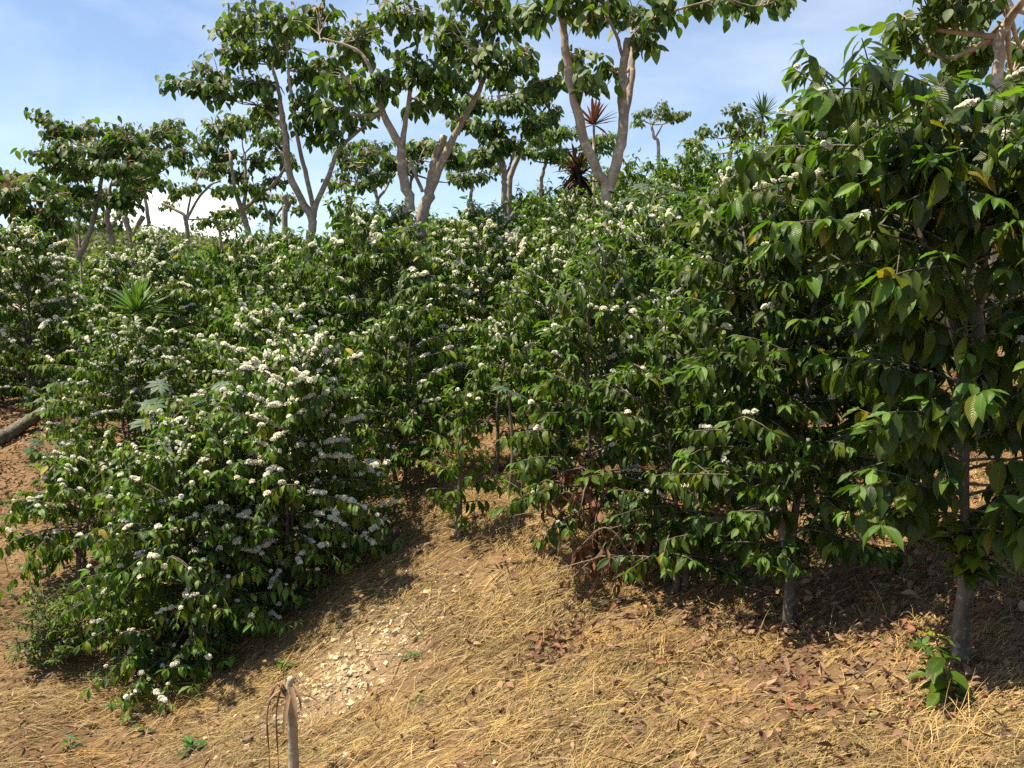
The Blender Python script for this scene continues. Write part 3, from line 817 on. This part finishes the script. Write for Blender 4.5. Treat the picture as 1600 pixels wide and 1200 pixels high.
# ------------------------------------------------------------------ castor plants (big palmate leaves)
def castor(px, py, d, leafpx, spots, label, seed=0):
    r = np.random.default_rng(seed); S = d / FP
    c = P(px, py, d); g = np.array([c[0], c[1], float(gz(c[0], c[1])[0])])
    e = empty('castor_plant', g)
    st = MB(); lv = MB(); top = c - g
    tube(st, smooth_path([[0, 0, -.05], top * .5 + [.03, 0, 0], top], 8), np.linspace(.018, .010, 8), 7)
    for (lx, ly) in spots:
        q = P(lx, ly, d + r.uniform(-.15, .15)) - g
        tube(st, smooth_path([top, top * .4 + q * .6 + [0, 0, .05], q], 6), np.linspace(.006, .004, 6), 6)
        R = leafpx * S * r.uniform(.8, 1.15)
        nrm = unit(np.array([r.normal(0, .25), -.2 + r.normal(0, .2), 1.0]))
        t = unit(np.cross(nrm, [0, 0, 1.]) + r.normal(0, .5, 3)); t = unit(t - nrm * (t @ nrm)); b = np.cross(nrm, t)
        nl = 8
        th = np.linspace(-2.5, 2.5, nl) + r.normal(0, .06, nl)
        D = np.cos(th)[:, None] * t + np.sin(th)[:, None] * b
        L = R * (1.0 - .35 * np.abs(th) / 2.5) * r.uniform(.9, 1.1, nl)
        leaves(lv, np.tile(q, (nl, 1)) + nrm * (np.arange(nl) % 2)[:, None] * .002, D, np.tile(nrm, (nl, 1)), L, L * .36, np.full(nl, .35), np.full(nl, .12),
               np.array([[.045, .088, .042]]) * r.uniform(.85, 1.2, (nl, 1)), 'mid', 'ovate')
    st.build('stem', M['coffee_twig'], e); lv.build('foliage', M['castor_leaf'], e)
    tag(e, label, 'plant', 'castor plants')


castor(265, 660, 6.6, 31, [(232, 632), (292, 622), (318, 626), (250, 600), (345, 600), (300, 648), (228, 660)], 'castor plant with big grey green star shaped leaves amid the blossoming bushes', 1)
castor(1020, 315, 7.6, 26, [(1000, 292), (1030, 290), (1045, 318), (985, 310), (1060, 300), (1015, 325)], 'castor plant with star shaped leaves just right of the forked pale trunks', 2)
castor(795, 625, 6.4, 24, [(785, 606), (806, 616)], 'castor plant with two broad leaves in the shaded gap of the slope', 3)
castor(85, 705, 8.6, 22, [(60, 690), (95, 690), (110, 700), (75, 712), (50, 706), (120, 690)], 'low castor plant on the dry bank beside the fallen log', 4)
castor(95, 610, 9.3, 22, [(85, 600), (70, 622), (110, 600), (80, 635)], 'castor plant at the edge of the coffee above the fallen log', 5)


# ------------------------------------------------------------------ stump, stake, log, dead branches
def stump():
    d = 3.75
    g = G(458, d); top = P(457, 1058, d)
    H = top[2] - g[2]
    e = empty('dead_stump', g)
    st = MB()
    pth = np.array([[0.0, 0, -.1], [.005, 0, .15 * H], [.0, .01, .4 * H], [.004, 0, .62 * H], [-.004, 0, .8 * H], [-.002, .004, .9 * H], [.0, 0, H]])
    tube(st, smooth_path(pth, 26), np.interp(np.linspace(0, 1, 26), [0, .5, .75, .9, 1], [.026, .022, .025, .020, .013]), 12, rough=.09, seed=3)
    st.build('trunk', M['dead_wood'], e)
    for q in range(5):
        a_ = TAU * q / 5 + .4; c_ = np.array([math.cos(a_), math.sin(a_), 0])
        tube(st, np.array([c_ * .016 + [0, 0, .80 * H], c_ * .016 + [0, 0, .93 * H], c_ * (.012 + .012 * (q % 2)) + [0, 0, (1.0 + .035 * (q % 3)) * H]]), np.array([.011, .008, .002]), 6, rough=.1, seed=q)
        r_ = np.array([c_ * .012 + [0, 0, .16], c_ * .040 + [0, 0, .04], c_ * .085 + [0, 0, -.03]])
        tube(st, r_, np.array([.020, .018, .008]), 6, rough=.08, seed=q)
    n = 9
    bl = MB()
    a = rng.uniform(0, TAU, n)
    B = np.stack([np.cos(a) * .02, np.sin(a) * .02, H * rng.uniform(.78, 1.0, n)], 1)
    D = np.stack([np.cos(a) * .5, np.sin(a) * .5, rng.uniform(-.7, .25, n)], 1)
    leaves(bl, B, D, np.tile([0, 0, 1.], (n, 1)), rng.uniform(.10, .22, n), rng.uniform(.014, .028, n), rng.uniform(.9, 1.5, n), np.full(n, .5),
           np.array([[.22, .13, .07]]) * rng.uniform(.6, 1.4, (n, 1)), 'mid', 'lance')
    for (dx, h) in ((-.085, .62), (-.05, .5)):
        p = smooth_path([[-.02, 0, .82 * H], [dx * .7, -.02, .95 * H], [dx * 1.2, -.03, .7 * H], [dx * 1.15, -.03, .35 * H], [dx * 1.25, 0, .05 * H]], 14)
        tube(bl, p, np.linspace(.006, .002, 14) * (1 + .5 * np.sin(np.arange(14) * 1.7)), 5, col=(.17, .10, .06))
    bl.build('dead_leaf', M['dry_leaf'], e)
    tag(e, 'pale dead stump with shreds of dry leaf hanging from its top, in the straw', 'stump')


stump()


def stake():
    g = G(803, 5.9); top = P(803, 793, 5.9); H = top[2] - g[2]
    m = MB()
    tube(m, smooth_path([[0, 0, -.1], [.01, 0, H * .5], [-.005, 0, H]], 10), np.full(10, .021), 10, rough=.07, seed=9)
    o = m.build('sawn_stem', M['coffee_bark']); o.location = g
    tag(o, 'short pale sawn coffee stem standing beside the small narrow tree', 'stump')


stake()


def log():
    a, b = G(-60, 8.6), G(78, 9.5)
    m = MB()
    p = smooth_path([a + [0, 0, .05], (a + b) / 2 + [0, 0, .07], b + [0, 0, .16]], 14) - a
    tube(m, p, np.linspace(.085, .06, 14), 12, rough=.05, seed=4)
    o = m.build('fallen_log', M['coffee_bark']); o.location = a
    tag(o, 'fallen brown log lying on the dry bank at the picture edge', 'log')


log()


def dead_branch(px, d, ends, nleaf, label, seed=0, name='dead_branch'):
    r = np.random.default_rng(seed)
    g = G(px, d); e = empty(name, g); st = MB(); lv = MB()
    B = []
    for (ex, ey, dd, s) in ends:
        q = P(ex, ey, d + dd) - g
        s0 = np.array([r.normal(0, .05), r.normal(0, .05), s])
        p = smooth_path([s0, s0 * .5 + q * .5 + [0, 0, .18], q], 12)
        tube(st, p, np.linspace(.008, .003, 12), 5)
        for k in range(nleaf):
            B.append(p[r.integers(5, 12)] + r.normal(0, .02, 3))
            if k % 6 == 0:
                w = p[r.integers(2, 9)]; w2 = w + r.normal(0, .16, 3)
                tube(st, smooth_path([w, (w + w2) / 2 + [0, 0, .03], w2], 5), np.linspace(.004, .002, 5), 4)
    B = np.array(B); n = len(B)
    D = rng.normal(0, .4, (n, 3)) + [0, 0, -1.]
    L = rng.uniform(.06, .12, n)
    leaves(lv, B, D, rng.normal(0, 1, (n, 3)), L, L * .42, rng.uniform(-.8, 1.2, n), rng.uniform(.2, .8, n), np.array([[.19, .085, .043]]) * rng.uniform(.45, 1.25, (n, 1)), 'mid', 'coffee', .06)
    st.build('twig', M['coffee_twig'], e); lv.build('dead_leaf', M['dry_leaf'], e)
    tag(e, label, 'branch', 'dead branches with brown leaves')


dead_branch(925, 5.2, [(855, 790, -.1, .25), (870, 745, .1, .4), (905, 740, .1, .5), (960, 760, 0, .5), (985, 800, .1, .4), (850, 850, -.1, .2), (940, 820, -.1, .3), (905, 800, 0, .4)], 16,
            'dead branches with rust brown leaves under the spreading coffee tree', 2)
dead_branch(975, 4.95, [(880, 915, -.1, .1), (930, 920, -.1, .15), (960, 935, -.15, .1), (995, 900, 0, .25), (1000, 840, .1, .4), (900, 860, 0, .2), (950, 850, .1, .4), (1020, 870, 0, .3)], 16,
            'fallen dead branches with red brown leaves draped onto the grass', 3)


def weed(px, d, n, L, label, col=(.05, .12, .03), seed=0, up=.5, group='small green weeds', name='weed', wid=.4):
    g = G(px, d)
    lv = MB()
    a = rng.uniform(0, TAU, n); el = rng.uniform(.05, up * 1.6, n)
    D = np.stack([np.cos(a) * np.cos(el), np.sin(a) * np.cos(el), np.sin(el)], 1)
    LL = L * rng.uniform(.6, 1.1, n)
    h = rng.uniform(0, L * .7, n)
    leaves(lv, np.stack([np.cos(a) * .01, np.sin(a) * .01, h], 1), D, np.tile([0, 0, 1.], (n, 1)), LL, LL * wid, rng.uniform(.3, 1.1, n), np.full(n, .2),
           np.array([col]) * rng.uniform(.7, 1.4, (n, 1)), 'mid', 'coffee')
    st = MB(); tube(st, np.array([[0, 0, -.03], [0, 0, L * .4], [0, 0, L * .75]]), np.array([.004, .003, .002]), 5)
    e = empty(name, g); st.build('stem', M['coffee_twig'], e); lv.build('foliage', M['coffee_leaf'], e)
    tag(e, label, 'weed', group)


weed(642, 4.85, 8, .06, 'dark green weed on the pale stony patch')
weed(300, 4.55, 14, .09, 'bushy green weed in the dry grass left of the dead stump', seed=2)
weed(440, 5.25, 12, .10, 'yellow green weed at the shadow edge of the low blossoming bush', col=(.10, .18, .03))
weed(225, 4.9, 7, .07, 'broad leaved weed among the fallen brown leaves below the low blossoming bush')
weed(60, 5.6, 10, .09, 'flat green weed on the bare left bank')
weed(1440, 3.45, 7, .07, 'small green weed beside the foot of the tallest coffee tree')
weed(110, 4.75, 9, .07, 'green weed near the lower left corner')
weed(650, 4.3, 8, .05, 'tiny weed in the straw right of the pale stony patch')
# leafless dark shrub at the left foot of the bush
g = G(95, 5.7)
ms = coffee_meshes(.48, .32, bare=.03, nstem=5, spread=.5, leafL=.055, step=.035, flower=0, hang=.3, res='low', seed=90, pair=.03, young=.2, trunk_r=.006)
place('low_shrub', ms, g, 0, 1, 'low dusty small leaved shrub in the shade at the foot of the low blossoming bush', 'shrub')

# ------------------------------------------------------------------ ground sheet
def graded(lo, hi, c, n, k):
    t = np.linspace(-1, 1, n)
    s = np.sinh(k * t) / math.sinh(k)
    return np.where(s < 0, c + s * (c - lo), c + s * (hi - c))


xs = graded(-900, 900, 0, 340, 7.2); ys = graded(-60, 1400, 5, 360, 7.0)
XX, YY = np.meshgrid(xs, ys, indexing='ij')
ZZ = gz(XX, YY)
V = np.stack([XX, YY, ZZ], -1).reshape(-1, 3)
idx = np.arange(len(xs) * len(ys)).reshape(len(xs), len(ys))
Fq = np.stack([idx[:-1, :-1], idx[1:, :-1], idx[1:, 1:], idx[:-1, 1:]], -1).reshape(-1, 4)

m, nt, out = new_mat('dry_hillside'); L_ = nt.links.new
tc = N_(nt, 'ShaderNodeTexCoord')
n1 = N_(nt, 'ShaderNodeTexNoise', i_Scale=1.6, i_Detail=8.0, i_Roughness=.65); L_(tc.outputs['Object'], n1.inputs[0])
n2 = N_(nt, 'ShaderNodeTexNoise', i_Scale=22.0, i_Detail=6.0, i_Roughness=.7); L_(tc.outputs['Object'], n2.inputs[0])
n3 = N_(nt, 'ShaderNodeTexNoise', i_Scale=90.0, i_Detail=3.0); L_(tc.outputs['Object'], n3.inputs[0])
rp = N_(nt, 'ShaderNodeValToRGB'); L_(n1.outputs[0], rp.inputs[0])
rp.color_ramp.elements[0].position = .32; rp.color_ramp.elements[0].color = (.12, .076, .044, 1)
rp.color_ramp.elements[1].position = .68; rp.color_ramp.elements[1].color = (.30, .195, .10, 1)
r2 = N_(nt, 'ShaderNodeValToRGB'); L_(n2.outputs[0], r2.inputs[0])
r2.color_ramp.elements[0].position = .3; r2.color_ramp.elements[0].color = (.5, .47, .45, 1)
r2.color_ramp.elements[1].position = .7; r2.color_ramp.elements[1].color = (1.25, 1.22, 1.15, 1)
col = mixc(nt, 1.0, rp.outputs[0], r2.outputs[0], 'MULTIPLY')
sp_ = N_(nt, 'ShaderNodeSeparateXYZ'); L_(tc.outputs['Object'], sp_.inputs[0])
gc = P(545, 1020, 5.0)
dx = math_(nt, 'MULTIPLY', math_(nt, 'SUBTRACT', sp_.outputs[0], float(gc[0])), 2.0)
dy = math_(nt, 'MULTIPLY', math_(nt, 'SUBTRACT', sp_.outputs[1], float(gc[1])), 1.7)
rd = math_(nt, 'SQRT', math_(nt, 'ADD', math_(nt, 'POWER', dx, 2.0), math_(nt, 'POWER', dy, 2.0)))
gm = math_(nt, 'MULTIPLY', math_(nt, 'SUBTRACT', 1.0, math_(nt, 'SMOOTH_MIN', math_(nt, 'MULTIPLY', rd, 1.0), 1.0, .2)), math_(nt, 'MULTIPLY', n2.outputs[0], 1.3))
gm.node.use_clamp = True
col = mixc(nt, gm, col, mixc(nt, n3.outputs[0], (.26, .17, .09), (.50, .40, .25)))
farm = N_(nt, 'ShaderNodeMapRange'); farm.inputs[1].default_value = 30; farm.inputs[2].default_value = 60; L_(sp_.outputs[1], farm.inputs[0])
col = mixc(nt, farm.outputs[0], col, mixc(nt, n1.outputs[0], (.05, .075, .025), (.12, .14, .05)))
pb = N_(nt, 'ShaderNodeBsdfPrincipled', i_Roughness=.95); pb.inputs['Specular IOR Level'].default_value = .15
L_(col, pb.inputs['Base Color'])
bp = N_(nt, 'ShaderNodeBump', i_Strength=.8, i_Distance=.03); L_(n2.outputs[0], bp.inputs['Height']); L_(bp.outputs[0], pb.inputs['Normal'])
L_(pb.outputs[0], out.inputs[0])
mb = MB(); mb.add(V, Fq, V[:, :2]); o = mb.build('ground', m); tag(o, kind='structure')


# ------------------------------------------------------------------ dry grass, litter, stones
def cover_points(n, dmin=2.0, dmax=10.5, pxr=(-120, 1720)):
    y = np.sqrt(rng.uniform(dmin ** 2, dmax ** 2, n))
    px = rng.uniform(*pxr, n)
    x = (px - 800) / FP * y * 1.02
    return x, y, px


def vnoise(x, y, f, s=0):
    return .5 + .25 * (np.sin(f * x + s + 1.3 * np.sin(f * .7 * y + s)) + np.sin(f * 1.3 * y - s + 1.1 * np.sin(f * .8 * x + 2 * s)))


def blades(mb, x, y, L, wid, az, lift, curl, col):
    n = len(x)
    z = gz(x, y)
    B = np.stack([x, y, z - .004], 1)
    D = np.stack([np.cos(az) * np.cos(lift), np.sin(az) * np.cos(lift), np.sin(lift)], 1)
    t = np.array([0, .35, .7, 1.0])
    side = np.stack([-np.sin(az), np.cos(az), np.zeros(n)], 1) + rng.normal(0, .5, (n, 3)); side = unit(side - D * (side * D).sum(1)[:, None])
    arc = L[:, None] * t[None]
    P_ = B[:, None] + D[:, None] * arc[..., None]
    P_[..., 2] -= (curl * L)[:, None] * t[None] ** 2
    P_ += np.cross(D, [0, 0, 1.])[:, None] * ((rng.normal(0, .15, n) * L)[:, None] * t[None] ** 2)[..., None]
    gzz = gz(P_[..., 0], P_[..., 1]) + .004
    P_[..., 2] = np.maximum(P_[..., 2], gzz + rng.uniform(0, .02, n)[:, None] * (t[None] > 0))
    w = wid[:, None] * np.array([.8, 1, .75, .15])[None]
    V = np.stack([P_ - side[:, None] * w[..., None] * .5, P_ + side[:, None] * w[..., None] * .5], 2).reshape(n, 8, 3)
    q = np.array([[0, 1, 3, 2], [2, 3, 5, 4], [4, 5, 7, 6]])
    F = (q[None] + (np.arange(n) * 8)[:, None, None]).reshape(-1, 4)
    mb.add(V.reshape(-1, 3), F, None, np.repeat(col, 8, 0))


sp_c = P(545, 1020, 5.0)


def stony(x, y):
    return np.exp(-(((x - sp_c[0]) / .42) ** 2 + ((y - sp_c[1]) / .5) ** 2) ** 1.5)


def litter_w(x, y, px):
    """fallen leaves gather under the right-hand trees"""
    return sstep(800, 1250, px) * sstep(2.6, 3.3, y)


x, y, px = cover_points(230000, 2.0, 8.5)
keep = rng.random(len(x)) < (1 - .72 * stony(x, y)) * (1 - .6 * litter_w(x, y, px)) * np.clip(-.25 + 1.5 * vnoise(x, y, 4.1, .7) + .3 * vnoise(x, y, 13., 2), .06, 1) * np.where(px < 330, .55, 1) * np.where(y > 6.6, .5, 1)
x, y, px = x[keep], y[keep], px[keep]; n = len(x)
az = rng.normal(.5, .55, n) + rng.choice([0, math.pi], n, p=[.8, .2])
t = rng.random((n, 1)); tone = vnoise(x, y, 2.3, 2.1)[:, None]
col = (np.array([.14, .09, .048]) * (1 - t) + np.array([.53, .385, .155]) * t) * (.65 + .6 * tone) * rng.uniform(.6, 1.15, (n, 1))
gb = MB()
blades(gb, x, y, rng.uniform(.05, .26, n), rng.uniform(.0013, .0044, n), az, np.abs(rng.normal(.12, .22, n)), rng.uniform(.1, .5, n), col)
# longer golden tufts
tc_x, tc_y, tc_px = cover_points(520, 2.2, 6.6)
ok = (stony(tc_x, tc_y) < .3) & (rng.random(len(tc_x)) < np.where(tc_px > 1150, .45, .9)) & (rng.random(len(tc_x)) < np.where(tc_px < 330, .35, 1))
tc_x, tc_y = tc_x[ok], tc_y[ok]
for px_, d_ in ((235, 5.25), (262, 5.2), (290, 5.15), (318, 5.2), (345, 5.15), (275, 5.1), (180, 5.4), (205, 5.3)):
    g_ = G(px_, d_); tc_x = np.append(tc_x, g_[0]); tc_y = np.append(tc_y, g_[1])
k = 34
x = np.repeat(tc_x, k) + rng.normal(0, .05, len(tc_x) * k); y = np.repeat(tc_y, k) + rng.normal(0, .05, len(tc_x) * k); n = len(x)
az = np.repeat(rng.normal(.5, .6, len(tc_x)), k) + rng.normal(0, .55, n)
lean = np.repeat(rng.uniform(.15, .8, len(tc_x)), k)
col = (np.array([.36, .23, .085]) * rng.uniform(.6, 1.5, (n, 1)))
blades(gb, x, y, rng.uniform(.12, .34, n), rng.uniform(.0016, .0036, n), az, np.abs(rng.normal(lean, .25)), rng.uniform(.2, .8, n), col)
x, y, px = cover_points(1500, 2.1, 8.5)
n = len(x)
blades(gb, x, y, rng.uniform(.08, .4, n), rng.uniform(.004, .009, n), rng.uniform(0, TAU, n), np.abs(rng.normal(.05, .12, n)), rng.uniform(.0, .2, n), np.array([[.20, .14, .09]]) * rng.uniform(.5, 1.5, (n, 1)))
o = gb.build('dry_grass', M['straw']); tag(o, 'matted golden dry grass covering the front of the slope', 'grass', kind='stuff')

# leaf litter
x, y, px = cover_points(60000, 2.1, 10.5)
keep = rng.random(len(x)) < (.14 + .85 * litter_w(x, y, px) * np.clip(.3 + vnoise(x, y, 2.2, 4), 0, 1) + .5 * sstep(6.5, 8, y)) * (1 - .8 * stony(x, y))
x, y, px = x[keep], y[keep], px[keep]; n = len(x)
z = gz(x, y) + rng.uniform(.008, .05, n)
az = rng.uniform(0, TAU, n)
D = np.stack([np.cos(az), np.sin(az), rng.normal(0, .3, n)], 1)
U = np.stack([rng.normal(0, .5, n), rng.normal(0, .5, n), np.ones(n)], 1)
L = rng.uniform(.022, .07, n)
t = rng.random((n, 1))
col = (np.array([.11, .06, .038]) * (1 - t) + np.array([.34, .20, .115]) * t) * rng.uniform(.6, 1.2, (n, 1))
rr = rng.random(n) < .09; col[rr] = np.array([.22, .09, .05]) * rng.uniform(.6, 1.2, (rr.sum(), 1))
lm = MB(); leaves(lm, np.stack([x, y, z], 1), D, U, L, L * rng.uniform(.35, .6, n), rng.uniform(-1.4, 1.4, n), rng.uniform(.0, .9, n), col, 'mid', 'coffee', .06)
o = lm.build('leaf_litter', M['dry_leaf']); tag(o, 'crisp brown fallen leaves scattered under the coffee trees', 'leaf litter', kind='stuff')
# red-brown heap of leaves in the straw
c0 = G(865, 4.5); n = 150
x = c0[0] + rng.normal(0, .10, n); y = c0[1] + rng.normal(0, .12, n); z = gz(x, y) + rng.uniform(.01, .06, n)
az = rng.uniform(0, TAU, n); L = rng.uniform(.03, .075, n)
hm = MB()
leaves(hm, np.stack([x, y, z], 1), np.stack([np.cos(az), np.sin(az), rng.normal(0, .5, n)], 1), rng.normal(0, .6, (n, 3)) + [0, 0, 1], L, L * .45, rng.uniform(-1, 1.2, n), rng.uniform(.1, .9, n),
       np.array([[.19, .095, .055]]) * rng.uniform(.4, 1.3, (n, 1)), 'mid', 'coffee', .06)
o = hm.build('leaf_heap', M['dry_leaf']); tag(o, 'small heap of curled red brown leaves in the straw', 'leaf litter', kind='stuff')

# pale stones
n = 4200
x = sp_c[0] + rng.normal(0, .27, n); y = sp_c[1] + rng.normal(0, .36, n); x = x + (y - sp_c[1]) * .35
x2, y2, _ = cover_points(700, 2.3, 7.5); x = np.concatenate([x, x2]); y = np.concatenate([y, y2]); n = len(x)
s = np.clip(rng.lognormal(-5.2, .65, n), .003, .032)
oc = np.array([[1, 0, 0], [0, 1, 0], [-1, 0, 0], [0, -1, 0], [0, 0, 1], [0, 0, -1]], float)
cube = np.array([[i, j, k] for k in (-1, 1) for j in (-1, 1) for i in (-1, 1)], float) * .62
fc = np.array([[0, 2, 3, 1], [4, 5, 7, 6], [0, 1, 5, 4], [2, 6, 7, 3], [0, 4, 6, 2], [1, 3, 7, 5]])
V = cube[None] * s[:, None, None] * rng.uniform(.45, 1.3, (n, 8, 3))
qa = unit(rng.normal(size=(n, 3))); qb = unit(np.cross(qa, rng.normal(size=(n, 3)))); qc = np.cross(qa, qb)
V = V[..., :1] * qa[:, None] + V[..., 1:2] * qb[:, None] + V[..., 2:] * qc[:, None]
V = V * [1, 1, .8] + np.stack([x, y, gz(x, y) + s * .2], 1)[:, None]
F = (fc[None] + (np.arange(n) * 8)[:, None, None]).reshape(-1, 4)
sm = MB(); sm.add(V.reshape(-1, 3), F, None, np.repeat(np.array([[.48, .38, .24]]) * rng.uniform(.55, 1.25, (n, 1)), 8, 0))
o = sm.build('gravel', M['stone'], smooth=False); tag(o, 'pale crumbled limestone gravel on the bare patch', 'gravel', kind='stuff')

# far wood on the distant hill
n = 5200
x = rng.uniform(-150, -10, n); y = rng.uniform(90, 185, n)
z = gz(x, y)
k = 26
c = np.stack([x, y, z + rng.uniform(.8, 2.2, n)], 1)
B = np.repeat(c, k, 0) + rng.normal(0, 1, (n * k, 3)) * [1.0, 1.0, .8]
D = rng.normal(0, 1, (n * k, 3)) + [0, 0, -.2]
tone = np.repeat(rng.uniform(.6, 1.4, (n, 1)), k, 0)
fm = MB(); leaves(fm, B, D, rng.normal(0, .6, (n * k, 3)) + [0, 0, 1], rng.uniform(.5, 1.0, n * k), rng.uniform(.3, .6, n * k), np.full(n * k, .4), np.full(n * k, .1),
                  np.array([[.105, .118, .058]]) * tone * rng.uniform(.7, 1.3, (n * k, 1)), 'low', 'ovate')
o = fm.build('distant_wood', M['shade_leaf']); tag(o, 'olive green woodland covering the far hill', 'woodland', kind='stuff')

# ------------------------------------------------------------------ light, sky, camera
SUN_DIR = unit(np.array([-.48, .02, 1.0]))
el = math.asin(SUN_DIR[2]); azm = math.atan2(SUN_DIR[0], SUN_DIR[1])
sd = bpy.data.lights.new('sun', 'SUN'); sd.energy = 5.0; sd.angle = rad(.53); sd.color = (1, .89, .68)
so = bpy.data.objects.new('sun', sd); C.objects.link(so)
from mathutils import Vector
so.rotation_euler = Vector(SUN_DIR).to_track_quat('Z', 'Y').to_euler()

w = bpy.data.worlds.new('World'); bpy.context.scene.world = w; w.use_nodes = True
nt = w.node_tree
for n_ in list(nt.nodes): nt.nodes.remove(n_)
L_ = nt.links.new
sky = N_(nt, 'ShaderNodeTexSky'); sky.sky_type = 'NISHITA'; sky.sun_disc = False
sky.sun_elevation = el; sky.sun_rotation = azm; sky.dust_density = .7; sky.air_density = 1.0; sky.ozone_density = 1.5; sky.altitude = 1000
tc = N_(nt, 'ShaderNodeTexCoord')
mp = N_(nt, 'ShaderNodeMapping'); mp.inputs['Scale'].default_value = (1.0, 1.0, 3.0); L_(tc.outputs['Generated'], mp.inputs[0])
cn = N_(nt, 'ShaderNodeTexNoise', i_Scale=2.2, i_Detail=7.0, i_Roughness=.55, i_Distortion=.4); L_(mp.outputs[0], cn.inputs[0])
cr = N_(nt, 'ShaderNodeValToRGB'); cr.color_ramp.elements[0].position = .42; cr.color_ramp.elements[1].position = .75; L_(cn.outputs[0], cr.inputs[0])
thin = math_(nt, 'MULTIPLY', cr.outputs[0], .35)
base = mixc(nt, math_(nt, 'ADD', thin, .03), sky.outputs[0], (8.2, 8.6, 9.2))
# one bright cumulus low over the far hill
cd = P(275, 345, 100); cd = cd / np.linalg.norm(cd)
sub = N_(nt, 'ShaderNodeVectorMath', operation='SUBTRACT'); L_(tc.outputs['Generated'], sub.inputs[0]); sub.inputs[1].default_value = tuple(cd)
mul = N_(nt, 'ShaderNodeVectorMath', operation='MULTIPLY'); L_(sub.outputs[0], mul.inputs[0]); mul.inputs[1].default_value = (12.0, 12.0, 26.0)
ln = N_(nt, 'ShaderNodeVectorMath', operation='LENGTH'); L_(mul.outputs[0], ln.inputs[0])
cn2 = N_(nt, 'ShaderNodeTexNoise', i_Scale=26.0, i_Detail=6.0, i_Roughness=.6); L_(tc.outputs['Generated'], cn2.inputs[0])
cm = math_(nt, 'SUBTRACT', math_(nt, 'ADD', cn2.outputs[0], .42), ln.outputs['Value'])
cmr = N_(nt, 'ShaderNodeMapRange'); cmr.inputs[1].default_value = 0.0; cmr.inputs[2].default_value = .22; L_(cm, cmr.inputs[0])
base = mixc(nt, cmr.outputs[0], base, (10.5, 10.3, 10.0))
bg = N_(nt, 'ShaderNodeBackground'); bg.inputs[1].default_value = .085; L_(base, bg.inputs[0])
wo = N_(nt, 'ShaderNodeOutputWorld'); L_(bg.outputs[0], wo.inputs[0])

cam = bpy.data.cameras.new('camera'); cam.sensor_width = 36; cam.lens = 18 / (800 / FP); cam.clip_end = 4000; cam.clip_start = .02
co = bpy.data.objects.new('camera', cam); C.objects.link(co)
co.rotation_euler = (math.pi / 2 - PITCH, 0, 0)
sc = bpy.context.scene
sc.camera = co
sc.view_settings.view_transform = 'Standard'; sc.view_settings.look = 'None'; sc.view_settings.exposure = 1.08; sc.view_settings.gamma = 1
sc.cycles.max_bounces = 8; sc.cycles.transparent_max_bounces = 4; sc.cycles.diffuse_bounces = 4; sc.cycles.glossy_bounces = 2; sc.cycles.transmission_bounces = 3
sc.cycles.use_denoising = False
